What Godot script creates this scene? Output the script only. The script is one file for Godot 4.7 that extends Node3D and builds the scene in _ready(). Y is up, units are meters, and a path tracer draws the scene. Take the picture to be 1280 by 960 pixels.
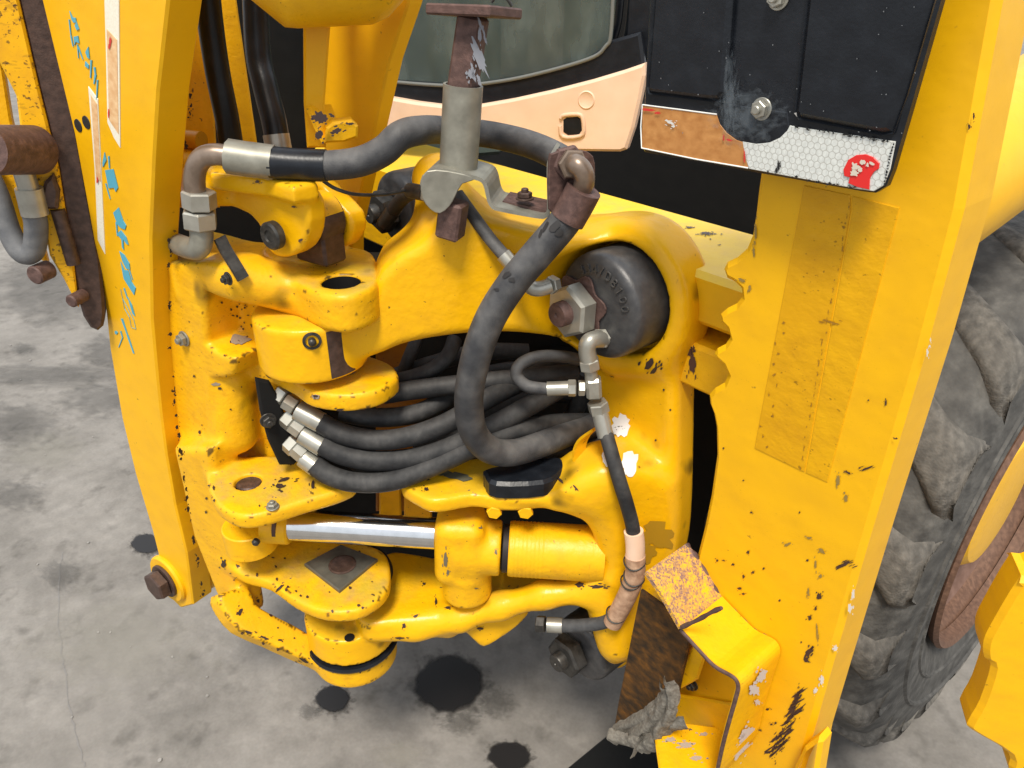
extends Node3D
# Rear of a yellow backhoe loader seen close up: kingpost, slew carriage, boom base, stabiliser leg, hoses.
const F := 963.0
const EYE := Vector3(0, 1.55, 0)
const PITCH := 29.0
var CB := Basis()
const UP := Vector3.UP
# horizontal directions of the machine: L along the rear frame (away to the left), NV rear normal (towards us), FW forward
var L := az(-41.0)
var R := az(139.0)
var NV := az(-131.0)
var FW := az(49.0)
# boom and kingpost, slewed to the side
var BD := az(-55.0)
var BN := az(-145.0)
var PK := Vector3(-0.297, 0, -1.033)
var C0 := Vector3(0.118, 1.118, -1.0)
var M := {}
var rng := RandomNumberGenerator.new()
var taken := {}

func az(deg: float) -> Vector3:
	var a := deg_to_rad(deg)
	return Vector3(sin(a), 0, -cos(a))

func ray(px: float, py: float) -> Vector3:
	return CB * Vector3((px - 640.0) / F, -(py - 480.0) / F, -1.0)

func at(px: float, py: float, fwd: float) -> Vector3:
	var d := ray(px, py)
	return EYE + d * (fwd / -d.z)

func onp(px: float, py: float, p0: Vector3, n: Vector3) -> Vector3:
	var d := ray(px, py)
	return EYE + d * ((p0 - EYE).dot(n) / d.dot(n))

func ony(px: float, py: float, y: float) -> Vector3:
	return onp(px, py, Vector3(0, y, 0), UP)

# ---------- naming ----------
func numbered(called: String) -> String:
	if not taken.has(called):
		taken[called] = 0
		return called
	taken[called] += 1
	return "%s_%03d" % [called, taken[called]]

func thing(called: String, label: String, category: String, base: Vector3, group := "") -> Node3D:
	var o := Node3D.new()
	o.name = numbered(called)
	add_child(o)
	o.position = base
	o.set_meta("label", label)
	o.set_meta("category", category)
	if group:
		o.set_meta("group", group)
	return o

func part(called: String, mesh: Mesh, mat: Material, parent: Node3D, label := "") -> MeshInstance3D:
	var o := MeshInstance3D.new()
	o.name = called
	o.mesh = mesh
	o.material_override = mat
	if parent.get_parent() == self and not parent is MeshInstance3D:
		o.position = -parent.position
	parent.add_child(o, true)
	if label:
		o.set_meta("label", label)
	return o

func single(called: String, mesh: Mesh, mat: Material, label: String, category: String, group := "") -> MeshInstance3D:
	var o := MeshInstance3D.new()
	o.name = numbered(called)
	o.mesh = mesh
	o.material_override = mat
	add_child(o)
	o.set_meta("label", label)
	o.set_meta("category", category)
	if group:
		o.set_meta("group", group)
	return o

func structure(called: String, mesh: Mesh, mat: Material) -> MeshInstance3D:
	var o := MeshInstance3D.new()
	o.name = numbered(called)
	o.mesh = mesh
	o.material_override = mat
	add_child(o)
	o.set_meta("kind", "structure")
	return o

# ---------- mesh collector ----------
class MB:
	var v := PackedVector3Array()
	var n := PackedVector3Array()
	var c := PackedColorArray()
	var uv := PackedVector2Array()
	var col := Color.WHITE
	func vert(p: Vector3, nn: Vector3, u := Vector2.ZERO) -> int:
		v.append(p); n.append(nn); c.append(col); uv.append(u)
		return v.size() - 1
	var idx := PackedInt32Array()
	func tri(a: int, b: int, d: int) -> void:
		idx.append(a); idx.append(b); idx.append(d)
	func quad(a: int, b: int, d: int, e: int) -> void:
		tri(a, b, d); tri(a, d, e)
	func flat4(a: Vector3, b: Vector3, d: Vector3, e: Vector3) -> void:
		var nn := (b - a).cross(d - a)
		if nn.length() < 1e-12:
			nn = (d - a).cross(e - a)
		nn = nn.normalized()
		quad(vert(a, nn), vert(b, nn), vert(d, nn), vert(e, nn))
	func done() -> ArrayMesh:
		# turn every triangle so that its front (clockwise) face agrees with its normals
		for i in range(0, idx.size(), 3):
			var a := v[idx[i]]
			var g := (v[idx[i + 1]] - a).cross(v[idx[i + 2]] - a)
			if g.dot(n[idx[i]] + n[idx[i + 1]] + n[idx[i + 2]]) > 0:
				var t := idx[i + 1]
				idx[i + 1] = idx[i + 2]
				idx[i + 2] = t
		var a := []
		a.resize(Mesh.ARRAY_MAX)
		a[Mesh.ARRAY_VERTEX] = v
		a[Mesh.ARRAY_NORMAL] = n
		a[Mesh.ARRAY_COLOR] = c
		a[Mesh.ARRAY_TEX_UV] = uv
		a[Mesh.ARRAY_INDEX] = idx
		var m := ArrayMesh.new()
		m.add_surface_from_arrays(Mesh.PRIMITIVE_TRIANGLES, a)
		return m

func mb(col := Color.WHITE) -> MB:
	var m := MB.new()
	m.col = col
	return m

func spline(pts: Array, sub := 8) -> PackedVector3Array:
	var out := PackedVector3Array()
	var k := pts.size()
	for i in k - 1:
		var p0: Vector3 = pts[maxi(i - 1, 0)]
		var p1: Vector3 = pts[i]
		var p2: Vector3 = pts[i + 1]
		var p3: Vector3 = pts[mini(i + 2, k - 1)]
		for s in sub:
			out.append(p1.cubic_interpolate(p2, p0, p3, float(s) / sub))
	out.append(pts[k - 1])
	return out

func frame(d: Vector3) -> Basis:   # y along d
	var y := d.normalized()
	var x := y.cross(Vector3(0.31, 0.2, 0.93)).normalized()
	if absf(y.dot(Vector3(0.31, 0.2, 0.93).normalized())) > 0.97:
		x = y.cross(Vector3(1, 0, 0)).normalized()
	return Basis(x, y, x.cross(y))

# a round bar through points; radii one value or one per point of the path
func add_tube(m: MB, path: PackedVector3Array, r, segs := 16, caps := true, wob := 0.0) -> void:
	var b := frame(path[1] - path[0])
	var prev := b.y
	var run := 0.0
	var first := m.v.size()
	var k := path.size()
	for i in k:
		var d := (path[mini(i + 1, k - 1)] - path[maxi(i - 1, 0)]).normalized()
		if d.length() < 0.5:
			d = prev
		var q := prev.cross(d)
		if q.length() > 1e-6:
			b = Basis(q.normalized(), prev.angle_to(d)) * b
		prev = d
		if i:
			run += path[i].distance_to(path[i - 1])
		var rr: float = r[i] if r is Array or r is PackedFloat32Array else r
		rr *= 1.0 + wob * sin(run * 90.0 + i)
		for s in segs + 1:
			var a := TAU * s / segs
			var nn := b.x * cos(a) + b.z * sin(a)
			m.vert(path[i] + nn * rr, nn, Vector2(float(s) / segs, run / (TAU * maxf(rr, 0.001))))
	for i in k - 1:
		for s in segs:
			var o := first + i * (segs + 1) + s
			m.quad(o, o + 1, o + segs + 2, o + segs + 1)
	if caps:
		for e in 2:
			var ci := 0 if e == 0 else k - 1
			var nn := (path[0] - path[1]).normalized() if e == 0 else (path[k - 1] - path[k - 2]).normalized()
			var c0 := m.vert(path[ci], nn)
			var rim := []
			for s in segs + 1:
				rim.append(m.vert(m.v[first + ci * (segs + 1) + s], nn))
			for s in segs:
				m.tri(c0, rim[s], rim[s + 1])

func tube(pts: Array, r, segs := 16, sub := 8, col := Color.WHITE) -> ArrayMesh:
	var m := mb(col)
	add_tube(m, spline(pts, sub), r, segs)
	return m.done()

# turned shape: profile of (radius, height) along axis from origin
func add_lathe(m: MB, prof: Array, o: Vector3, axis: Vector3, segs := 32, crease := 35.0) -> void:
	var b := frame(axis)
	var k := prof.size()
	var nr := []
	for i in k - 1:
		var d: Vector2 = prof[i + 1] - prof[i]
		nr.append(Vector2(d.y, -d.x).normalized())
	for i in k - 1:
		var na: Vector2 = nr[i]
		var nb: Vector2 = nr[i]
		if i > 0 and absf(nr[i].angle_to(nr[i - 1])) < deg_to_rad(crease):
			na = (nr[i] + nr[i - 1]).normalized()
		if i < k - 2 and absf(nr[i].angle_to(nr[i + 1])) < deg_to_rad(crease):
			nb = (nr[i] + nr[i + 1]).normalized()
		var first := m.v.size()
		for s in segs + 1:
			var a := TAU * s / segs
			var e := b.x * cos(a) + b.z * sin(a)
			m.vert(o + e * prof[i].x + b.y * prof[i].y, e * na.x + b.y * na.y, Vector2(float(s) / segs, float(i) / k))
			m.vert(o + e * prof[i + 1].x + b.y * prof[i + 1].y, e * nb.x + b.y * nb.y, Vector2(float(s) / segs, float(i + 1) / k))
		for s in segs:
			var q := first + s * 2
			m.quad(q, q + 1, q + 3, q + 2)

func lathe(prof: Array, o: Vector3, axis: Vector3, segs := 32, col := Color.WHITE) -> ArrayMesh:
	var m := mb(col)
	add_lathe(m, prof, o, axis, segs)
	return m.done()

func cyl_prof(r: float, h: float, e := 0.002) -> Array:
	return [Vector2(0, 0), Vector2(r - e, 0), Vector2(r, e), Vector2(r, h - e), Vector2(r - e, h), Vector2(0, h)]

# six-sided nut or bolt head with chamfered corners; rad is to the corners
func add_hex(m: MB, o: Vector3, axis: Vector3, rad: float, h: float, spin := 0.0, hole := 0.0) -> void:
	var b := frame(axis)
	var e := rad * 0.1
	var lv := [[rad * 0.9, 0.0], [rad, e], [rad, h - e], [rad * 0.88, h]]
	for i in 6:
		var a0 := spin + TAU * i / 6.0
		var a1 := spin + TAU * (i + 1) / 6.0
		var e0 := b.x * cos(a0) + b.z * sin(a0)
		var e1 := b.x * cos(a1) + b.z * sin(a1)
		for j in 3:
			m.flat4(o + e0 * lv[j][0] + b.y * lv[j][1], o + e1 * lv[j][0] + b.y * lv[j][1], o + e1 * lv[j + 1][0] + b.y * lv[j + 1][1], o + e0 * lv[j + 1][0] + b.y * lv[j + 1][1])
			var nn := ((e0 + e1) * 0.5 + b.y * (-1.0 if j == 0 else (1.0 if j == 2 else 0.0))).normalized()
			for q in range(m.v.size() - 4, m.v.size()):
				m.n[q] = nn
		var t0 := m.vert(o + e0 * rad * 0.88 + b.y * h, b.y)
		var t1 := m.vert(o + e1 * rad * 0.88 + b.y * h, b.y)
		var t2 := m.vert(o + e1 * hole + b.y * h, b.y)
		var t3 := m.vert(o + e0 * hole + b.y * h, b.y)
		m.quad(t0, t1, t2, t3)
		var c0 := m.vert(o + e0 * rad * 0.9, -b.y)
		var c1 := m.vert(o + e1 * rad * 0.9, -b.y)
		m.tri(c0, c1, m.vert(o, -b.y))

func hexnut(o: Vector3, axis: Vector3, rad: float, h: float, spin := 0.0, col := Color.WHITE) -> ArrayMesh:
	var m := mb(col)
	add_hex(m, o, axis, rad, h, spin)
	return m.done()

# bolt: washer, head and a stub of thread
func add_bolt(m: MB, o: Vector3, axis: Vector3, rad: float, spin := 0.3) -> void:
	var y := axis.normalized()
	add_lathe(m, cyl_prof(rad * 1.25, rad * 0.25, rad * 0.05), o, y, 24)
	add_hex(m, o + y * rad * 0.25, y, rad, rad * 0.75, spin)
	add_lathe(m, cyl_prof(rad * 0.5, rad * 1.5, rad * 0.1), o, y, 16)

# flat plate from an outline lying in the plane (o, u, w); goes back along -n by th; bevelled edges
func add_plate(m: MB, pts: Array, n: Vector3, th: float, bev := 0.003) -> void:
	var nn := n.normalized()
	var u := (UP.cross(nn)).normalized() if absf(nn.y) < 0.9 else az(90.0)
	var w := nn.cross(u)
	var o: Vector3 = pts[0]
	var poly := PackedVector2Array()
	for p in pts:
		poly.append(Vector2((p - o).dot(u), (p - o).dot(w)))
	if Geometry2D.is_polygon_clockwise(poly):
		poly.reverse()
	var k := poly.size()
	var ins := PackedVector2Array()
	for i in k:
		var d0 := (poly[i] - poly[(i + k - 1) % k]).normalized()
		var d1 := (poly[(i + 1) % k] - poly[i]).normalized()
		var m0 := Vector2(-d0.y, d0.x)
		var m1 := Vector2(-d1.y, d1.x)
		var mm := (m0 + m1)
		mm = mm / maxf(0.35, mm.length_squared() * 0.5)
		ins.append(poly[i] + mm * bev)
	var to3 := func(q: Vector2, z: float) -> Vector3: return o + u * q.x + w * q.y + nn * z
	for side in 2:
		var z := 0.0 if side == 0 else -th
		var sgn := nn if side == 0 else -nn
		var first := m.v.size()
		for i in k:
			m.vert(to3.call(ins[i], z), sgn, Vector2(ins[i].x, -ins[i].y))
		var t := Geometry2D.triangulate_polygon(ins)
		for i in range(0, t.size(), 3):
			m.tri(first + t[i], first + t[i + 1], first + t[i + 2])
	for i in k:
		var j := (i + 1) % k
		var d := (poly[j] - poly[i]).normalized()
		var on := (u * d.y - w * d.x)
		for q in 3:
			var za: float = [0.0, -bev, -th + bev][q]
			var zb: float = [-bev, -th + bev, -th][q]
			var a: Vector2 = ins[i] if q == 0 else poly[i]
			var b: Vector2 = ins[j] if q == 0 else poly[j]
			var c: Vector2 = ins[j] if q == 2 else poly[j]
			var e: Vector2 = ins[i] if q == 2 else poly[i]
			var nq: Vector3 = (on + nn * [1.0, 0.0, -1.0][q]).normalized()
			var sa := [to3.call(a, za), to3.call(b, za), to3.call(c, zb), to3.call(e, zb)]
			var id := []
			for s in 4:
				id.append(m.vert(sa[s], nq, Vector2(i * 0.1, s * 0.01)))
			m.quad(id[0], id[1], id[2], id[3])

func plate(pts: Array, n: Vector3, th: float, bev := 0.003, col := Color.WHITE) -> ArrayMesh:
	var m := mb(col)
	add_plate(m, pts, n, th, bev)
	return m.done()

func pxp(list: Array, p0: Vector3, n: Vector3) -> Array:   # outline given as points seen in the plane (p0, n)
	var out := []
	for i in range(0, list.size(), 2):
		out.append(onp(list[i], list[i + 1], p0, n))
	return out

func pxf(list: Array) -> Array:   # px, py, forward distance
	var out := []
	for i in range(0, list.size(), 3):
		out.append(at(list[i], list[i + 1], list[i + 2]))
	return out

func smooth_loop(pts: Array, sub := 4) -> Array:
	var out := []
	var k := pts.size()
	for i in k:
		for s in sub:
			out.append(pts[i].cubic_interpolate(pts[(i + 1) % k], pts[(i + k - 1) % k], pts[(i + 2) % k], float(s) / sub))
	return out

# chamfered box: c centre, b basis, size
func add_box(m: MB, c: Vector3, b: Basis, size: Vector3, e := 0.003) -> void:
	var h := size * 0.5
	var p := []
	for iy in 2:
		for q in 4:
			p.append(c)
	var rect := []
	for s in [[-1, -1], [1, -1], [1, 1], [-1, 1]]:
		rect.append(c + b.x * h.x * s[0] + b.y * h.y * s[1] + b.z * h.z)
	# use a plate in local axes
	var nn := b.z
	var k := 4
	var poly := []
	var ins := []
	for s in [[-1, -1], [1, -1], [1, 1], [-1, 1]]:
		poly.append(b.x * h.x * s[0] + b.y * h.y * s[1])
		ins.append(b.x * (h.x - e) * s[0] + b.y * (h.y - e) * s[1])
	var out := []
	for i in 4:   # corner chamfers
		var a: Vector3 = poly[i]
		var d0: Vector3 = (poly[(i + 3) % 4] - a).normalized()
		var d1: Vector3 = (poly[(i + 1) % 4] - a).normalized()
		out.append(a + d0 * e)
		out.append(a + d1 * e)
	var inn := []
	for i in 4:
		inn.append(ins[i] * 1.0)
	for z in [1.0, -1.0]:
		m.flat4(c + inn[0] + nn * h.z * z, c + inn[1] + nn * h.z * z, c + inn[2] + nn * h.z * z, c + inn[3] + nn * h.z * z)
		for q in range(m.v.size() - 4, m.v.size()):
			m.n[q] = nn * z
	for i in 8:
		var j := (i + 1) % 8
		var a: Vector3 = out[i]
		var d: Vector3 = out[j]
		var on := ((a + d) * 0.5)
		var side := (d - a).cross(nn).normalized()
		if side.dot(on) < 0:
			side = -side
		var lo := m.v.size()
		m.flat4(c + a + nn * (h.z - e), c + d + nn * (h.z - e), c + d - nn * (h.z - e), c + a - nn * (h.z - e))
		for q in range(lo, m.v.size()):
			m.n[q] = side
		for z in [1.0, -1.0]:
			lo = m.v.size()
			var ia: Vector3 = inn[i / 2]
			var ib: Vector3 = inn[(j / 2) % 4]
			m.flat4(c + a + nn * (h.z - e) * z, c + d + nn * (h.z - e) * z, c + ib + nn * h.z * z, c + ia + nn * h.z * z)
			for q in range(lo, m.v.size()):
				m.n[q] = (side + nn * z).normalized()

func box(c: Vector3, b: Basis, size: Vector3, e := 0.003, col := Color.WHITE) -> ArrayMesh:
	var m := mb(col)
	add_box(m, c, b, size, e)
	return m.done()

# sheet metal folded along a line of points, wd across, th thick
func add_fold(m: MB, pts: Array, wd: Vector3, th: float, sub := 1) -> void:
	var path := spline(pts, sub) if sub > 1 else PackedVector3Array(pts)
	var k := path.size()
	var wn := wd.normalized()
	var lo := []
	var hi := []
	for i in k:
		var d := (path[mini(i + 1, k - 1)] - path[maxi(i - 1, 0)]).normalized()
		var nn := wn.cross(d).normalized()
		lo.append(path[i] - nn * th * 0.5)
		hi.append(path[i] + nn * th * 0.5)
	for i in k - 1:
		for s in [0, 1]:
			var A: Array = hi if s == 0 else lo
			m.flat4(A[i], A[i + 1], A[i + 1] + wd, A[i] + wd)
			var nn := wn.cross((path[i + 1] - path[i]).normalized()) * (1.0 if s == 0 else -1.0)
			for q in range(m.v.size() - 4, m.v.size()):
				m.n[q] = nn
		for s in [0, 1]:
			var w := Vector3.ZERO if s == 0 else wd
			m.flat4(lo[i] + w, lo[i + 1] + w, hi[i + 1] + w, hi[i] + w)
			for q in range(m.v.size() - 4, m.v.size()):
				m.n[q] = wn * (-1.0 if s == 0 else 1.0)
	for i in [0, k - 1]:
		m.flat4(lo[i], hi[i], hi[i] + wd, lo[i] + wd)
		var nn := (path[0] - path[1]).normalized() if i == 0 else (path[k - 1] - path[k - 2]).normalized()
		for q in range(m.v.size() - 4, m.v.size()):
			m.n[q] = nn

func fold(pts: Array, wd: Vector3, th: float, sub := 1, col := Color.WHITE) -> ArrayMesh:
	var m := mb(col)
	add_fold(m, pts, wd, th, sub)
	return m.done()

# ---------- castings: rounded solids joined smoothly, meshed as surface nets ----------
class Prim:
	var kind := 0
	var sub := false
	var k := 0.0
	var a := Vector3.ZERO
	var ba := Vector3.ZERO
	var inv2 := 0.0
	var r1 := 0.0
	var r2 := 0.0
	var half := Vector3.ZERO
	var rd := 0.0
	var inv := Transform3D()
	var g := PackedFloat32Array()
	var gw := 0
	var gh := 0
	var go := Vector2.ZERO
	var gs := 0.004
	func d(p: Vector3) -> float:
		if kind == 0:
			var pa := p - a
			var h := clampf(pa.dot(ba) * inv2, 0.0, 1.0)
			return (pa - ba * h).length() - lerpf(r1, r2, h)
		var q := inv * p
		if kind == 1:
			var e := q.abs() - half
			return e.max(Vector3.ZERO).length() + minf(maxf(e.x, maxf(e.y, e.z)), 0.0) - rd
		var w := 0.0
		if kind == 2:
			w = sqrt(q.x * q.x + q.z * q.z) - r1
		else:
			var x := (q.x - go.x) / gs
			var y := (q.z - go.y) / gs
			var cx := clampf(x, 0.0, gw - 1.001)
			var cy := clampf(y, 0.0, gh - 1.001)
			var ix := int(cx)
			var iy := int(cy)
			var fx := cx - ix
			var fy := cy - iy
			var o := iy * gw + ix
			w = lerpf(lerpf(g[o], g[o + 1], fx), lerpf(g[o + gw], g[o + gw + 1], fx), fy)
			if x != cx or y != cy:
				w += Vector2(x - cx, y - cy).length() * gs
		var z := absf(q.y) - half.y
		return minf(maxf(w, z), 0.0) + Vector2(maxf(w, 0.0), maxf(z, 0.0)).length() - rd

class Cast:
	var prims: Array[Prim] = []
	var lo := Vector3.ONE * 1e9
	var hi := Vector3.ONE * -1e9
	func grow(p: Vector3, r: float) -> void:
		lo = lo.min(p - Vector3.ONE * r)
		hi = hi.max(p + Vector3.ONE * r)
	func bar(a: Vector3, b: Vector3, r1: float, r2: float, k := 0.02, sub := false) -> void:
		var p := Prim.new()
		p.a = a; p.ba = b - a; p.inv2 = 1.0 / maxf(1e-9, p.ba.length_squared()); p.r1 = r1; p.r2 = r2; p.k = k; p.sub = sub
		prims.append(p)
		if not sub:
			grow(a, r1); grow(b, r2)
	func block(c: Vector3, b: Basis, size: Vector3, rd: float, k := 0.02, sub := false) -> void:
		var p := Prim.new()
		p.kind = 1; p.inv = Transform3D(b, c).affine_inverse(); p.half = size * 0.5 - Vector3.ONE * rd; p.rd = rd; p.k = k; p.sub = sub
		prims.append(p)
		if not sub:
			grow(c, size.length() * 0.5)
	func disc(c: Vector3, b: Basis, r: float, h: float, rd: float, k := 0.02, sub := false) -> void:
		var p := Prim.new()
		p.kind = 2; p.inv = Transform3D(b, c).affine_inverse(); p.r1 = r - rd; p.half = Vector3(0, h * 0.5 - rd, 0); p.rd = rd; p.k = k; p.sub = sub
		prims.append(p)
		if not sub:
			grow(c, Vector2(r, h * 0.5).length())
	# outline pts lie in the face whose outward normal is n; solid goes back by th
	func slab(pts: Array, n: Vector3, th: float, rd: float, k := 0.02, sub := false) -> void:
		var y := n.normalized()
		var x := Vector3.UP.cross(y).normalized() if absf(y.y) < 0.9 else Vector3(1, 0, 0)
		var z := x.cross(y)
		x = y.cross(z)
		var o: Vector3 = pts[0] - y * th * 0.5
		var p := Prim.new()
		p.kind = 3; p.inv = Transform3D(Basis(x, y, z), o).affine_inverse(); p.half = Vector3(0, th * 0.5 - rd, 0); p.rd = rd; p.k = k; p.sub = sub
		var poly := PackedVector2Array()
		var mn := Vector2.ONE * 1e9
		var mx := Vector2.ONE * -1e9
		for q in pts:
			var e: Vector3 = p.inv * q
			poly.append(Vector2(e.x, e.z))
			mn = mn.min(poly[-1]); mx = mx.max(poly[-1])
			if not sub:
				grow(q, 0.002); grow(q - y * th, 0.002)
		var pad := 0.03
		p.go = mn - Vector2.ONE * pad
		p.gw = int((mx.x - mn.x + 2 * pad) / p.gs) + 2
		p.gh = int((mx.y - mn.y + 2 * pad) / p.gs) + 2
		p.g.resize(p.gw * p.gh)
		var m := poly.size()
		var ed := PackedVector2Array()
		var il := PackedFloat32Array()
		for i in m:
			var d := poly[(i + 1) % m] - poly[i]
			ed.append(d)
			il.append(1.0 / maxf(1e-12, d.length_squared()))
		for iy in p.gh:
			for ix in p.gw:
				var q := p.go + Vector2(ix, iy) * p.gs
				var best := 1e9
				var inside := false
				for i in m:
					var a := poly[i]
					var w := q - a
					var e := ed[i]
					best = minf(best, (w - e * clampf(w.dot(e) * il[i], 0.0, 1.0)).length_squared())
					var by := a.y + e.y
					if (a.y > q.y) != (by > q.y) and q.x < a.x + e.x * (q.y - a.y) / e.y:
						inside = not inside
				p.g[iy * p.gw + ix] = (-sqrt(best) if inside else sqrt(best)) + rd
		prims.append(p)
	func ev(p: Vector3, list: Array[Prim]) -> float:
		var d := 1.0
		for q in list:
			var e := q.d(p)
			if q.sub:
				e = -e
				if q.k > 0.0:
					var h := maxf(q.k - absf(d - e), 0.0) / q.k
					d = maxf(d, e) + h * h * q.k * 0.25
				else:
					d = maxf(d, e)
			elif q.k > 0.0:
				var h := maxf(q.k - absf(d - e), 0.0) / q.k
				d = minf(d, e) - h * h * q.k * 0.25
			else:
				d = minf(d, e)
		return d
	func hit(o: Vector3, dir: Vector3) -> Vector3:   # where a line from o first meets the solid
		var v := dir.normalized()
		var t := 0.35
		for i in 90:
			var d := ev(o + v * t, prims)
			if d < 0.0004:
				return o + v * t
			t += d * 0.8
			if t > 3.0:
				break
		return Vector3.INF
	func slope(p: Vector3) -> Vector3:
		var e := 0.002
		return Vector3(ev(p + Vector3(e, 0, 0), prims) - ev(p - Vector3(e, 0, 0), prims), ev(p + Vector3(0, e, 0), prims) - ev(p - Vector3(0, e, 0), prims), ev(p + Vector3(0, 0, e), prims) - ev(p - Vector3(0, 0, e), prims)).normalized()
	func mesh(cell: float, paint: Callable) -> ArrayMesh:
		var l := lo - Vector3.ONE * cell * 2.5
		var size := hi - lo + Vector3.ONE * cell * 5.0
		var BK := 4
		var bx := int(size.x / (cell * BK)) + 1
		var by := int(size.y / (cell * BK)) + 1
		var bz := int(size.z / (cell * BK)) + 1
		var nx := bx * BK + 1
		var ny := by * BK + 1
		var nz := bz * BK + 1
		var val := PackedFloat32Array()
		val.resize(nx * ny * nz)
		val.fill(1e3)
		var act := PackedInt32Array()
		var diag := cell * BK * 0.8661
		for kz in bz:
			for ky in by:
				for kx in bx:
					var c := l + Vector3(kx + 0.5, ky + 0.5, kz + 0.5) * (cell * BK)
					var ds := PackedFloat32Array()
					var dm := 1.0
					var tot := 1.0
					for q in prims:
						var e := q.d(c)
						ds.append(e)
						if not q.sub:
							dm = minf(dm, e)
					if dm > diag + 0.03:
						continue
					tot = ev(c, prims)
					if absf(tot) > diag * 1.15 + 0.002:
						continue
					var list: Array[Prim] = []
					for i in prims.size():
						var q := prims[i]
						if (q.sub and ds[i] < diag + q.k + 0.03) or (not q.sub and ds[i] < maxf(dm, 0.0) + 2.0 * diag + q.k):
							list.append(q)
					act.append(kx); act.append(ky); act.append(kz)
					for z in BK + 1:
						for y in BK + 1:
							var o := ((kz * BK + z) * ny + ky * BK + y) * nx + kx * BK
							for x in BK + 1:
								if val[o + x] > 500.0:
									val[o + x] = ev(l + Vector3(kx * BK + x, ky * BK + y, kz * BK + z) * cell, list)
		var vid := {}
		var vs := PackedVector3Array()
		var sy := nx
		var sz := nx * ny
		var offs := PackedInt32Array([0, 1, sy, sy + 1, sz, sz + 1, sz + sy, sz + sy + 1])
		var ea := PackedInt32Array([0, 2, 4, 6, 0, 1, 4, 5, 0, 1, 2, 3])
		var eb := PackedInt32Array([1, 3, 5, 7, 2, 3, 6, 7, 4, 5, 6, 7])
		var cp: Array[Vector3] = []
		for i in 8:
			cp.append(Vector3(i & 1, (i >> 1) & 1, i >> 2))
		var cells := PackedInt32Array()
		var f := PackedFloat32Array()
		f.resize(8)
		for ai in range(0, act.size(), 3):
			for z in BK:
				for y in BK:
					var o := ((act[ai + 2] * BK + z) * ny + act[ai + 1] * BK + y) * nx + act[ai] * BK
					for x in BK:
						var neg := 0
						for i in 8:
							f[i] = val[o + x + offs[i]]
							if f[i] < 0.0:
								neg += 1
						if neg == 0 or neg == 8:
							continue
						var s := Vector3.ZERO
						var cnt := 0
						for i in 12:
							var fa := f[ea[i]]
							var fb := f[eb[i]]
							if (fa < 0.0) != (fb < 0.0):
								s += cp[ea[i]].lerp(cp[eb[i]], fa / (fa - fb))
								cnt += 1
						vid[o + x] = vs.size()
						cells.append(o + x)
						vs.append(l + (Vector3(act[ai] * BK + x, act[ai + 1] * BK + y, act[ai + 2] * BK + z) + s / cnt) * cell)
		var idx := PackedInt32Array()
		var nr := PackedVector3Array()
		var nb := PackedVector3Array()
		var nc := PackedInt32Array()
		nr.resize(vs.size()); nb.resize(vs.size()); nc.resize(vs.size())
		var st := PackedInt32Array([1, sy, sz])
		for o in cells:
			var a0 := val[o] < 0.0
			for ax in 3:
				if a0 == (val[o + st[ax]] < 0.0):
					continue
				var u := st[(ax + 1) % 3]
				var w := st[(ax + 2) % 3]
				if not (vid.has(o - u) and vid.has(o - w) and vid.has(o - u - w)):
					continue
				var q0: int = vid[o]
				var q1: int = vid[o - u]
				var q2: int = vid[o - u - w]
				var q3: int = vid[o - w]
				if not a0:
					var t := q1
					q1 = q3
					q3 = t
				var nn := (vs[q2] - vs[q0]).cross(vs[q3] - vs[q1]) * -1.0
				idx.append_array(PackedInt32Array([q0, q1, q2, q0, q2, q3]))
				for q in [q0, q1, q2, q3]:
					nr[q] += nn
				nb[q0] += vs[q1] + vs[q3]; nb[q1] += vs[q0] + vs[q2]; nb[q2] += vs[q1] + vs[q3]; nb[q3] += vs[q0] + vs[q2]
				nc[q0] += 2; nc[q1] += 2; nc[q2] += 2; nc[q3] += 2
		var cs := PackedColorArray()
		var flip := false
		var tally := 0
		for i in range(0, vs.size(), 97):
			var nn := nr[i].normalized()
			tally += 1 if ev(vs[i] + nn * cell, prims) > ev(vs[i] - nn * cell, prims) else -1
		flip = tally < 0
		for i in vs.size():
			nr[i] = nr[i].normalized() * (-1.0 if flip else 1.0)
			var curv := 0.0
			if nc[i]:
				curv = (vs[i] - nb[i] / nc[i]).dot(nr[i]) / cell
			cs.append(paint.call(vs[i], nr[i], curv))
		if idx.size():   # clockwise fronts
			var g := (vs[idx[1]] - vs[idx[0]]).cross(vs[idx[2]] - vs[idx[0]])
			if g.dot(nr[idx[0]]) > 0:
				idx.reverse()
		var a := []
		a.resize(Mesh.ARRAY_MAX)
		a[Mesh.ARRAY_VERTEX] = vs
		a[Mesh.ARRAY_NORMAL] = nr
		a[Mesh.ARRAY_COLOR] = cs
		a[Mesh.ARRAY_INDEX] = idx
		var m := ArrayMesh.new()
		m.add_surface_from_arrays(Mesh.PRIMITIVE_TRIANGLES, a)
		return m

# ---------- surfaces ----------
const YEL := Color(0.88, 0.47, 0.018)
const DUST := Color(0.50, 0.37, 0.20)
const RUSTY := Color(0.085, 0.045, 0.028)
const GRIME := Color(0.045, 0.035, 0.024)

func noise_bytes(w: int, h: int, freq: float, oct: int, sd: int, kind := FastNoiseLite.TYPE_SIMPLEX_SMOOTH) -> PackedByteArray:
	var n := FastNoiseLite.new()
	n.noise_type = kind
	n.frequency = freq
	n.fractal_octaves = oct
	n.fractal_gain = 0.55
	n.seed = sd
	return n.get_seamless_image(w, h, false, false, 0.15, true).get_data()

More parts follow.
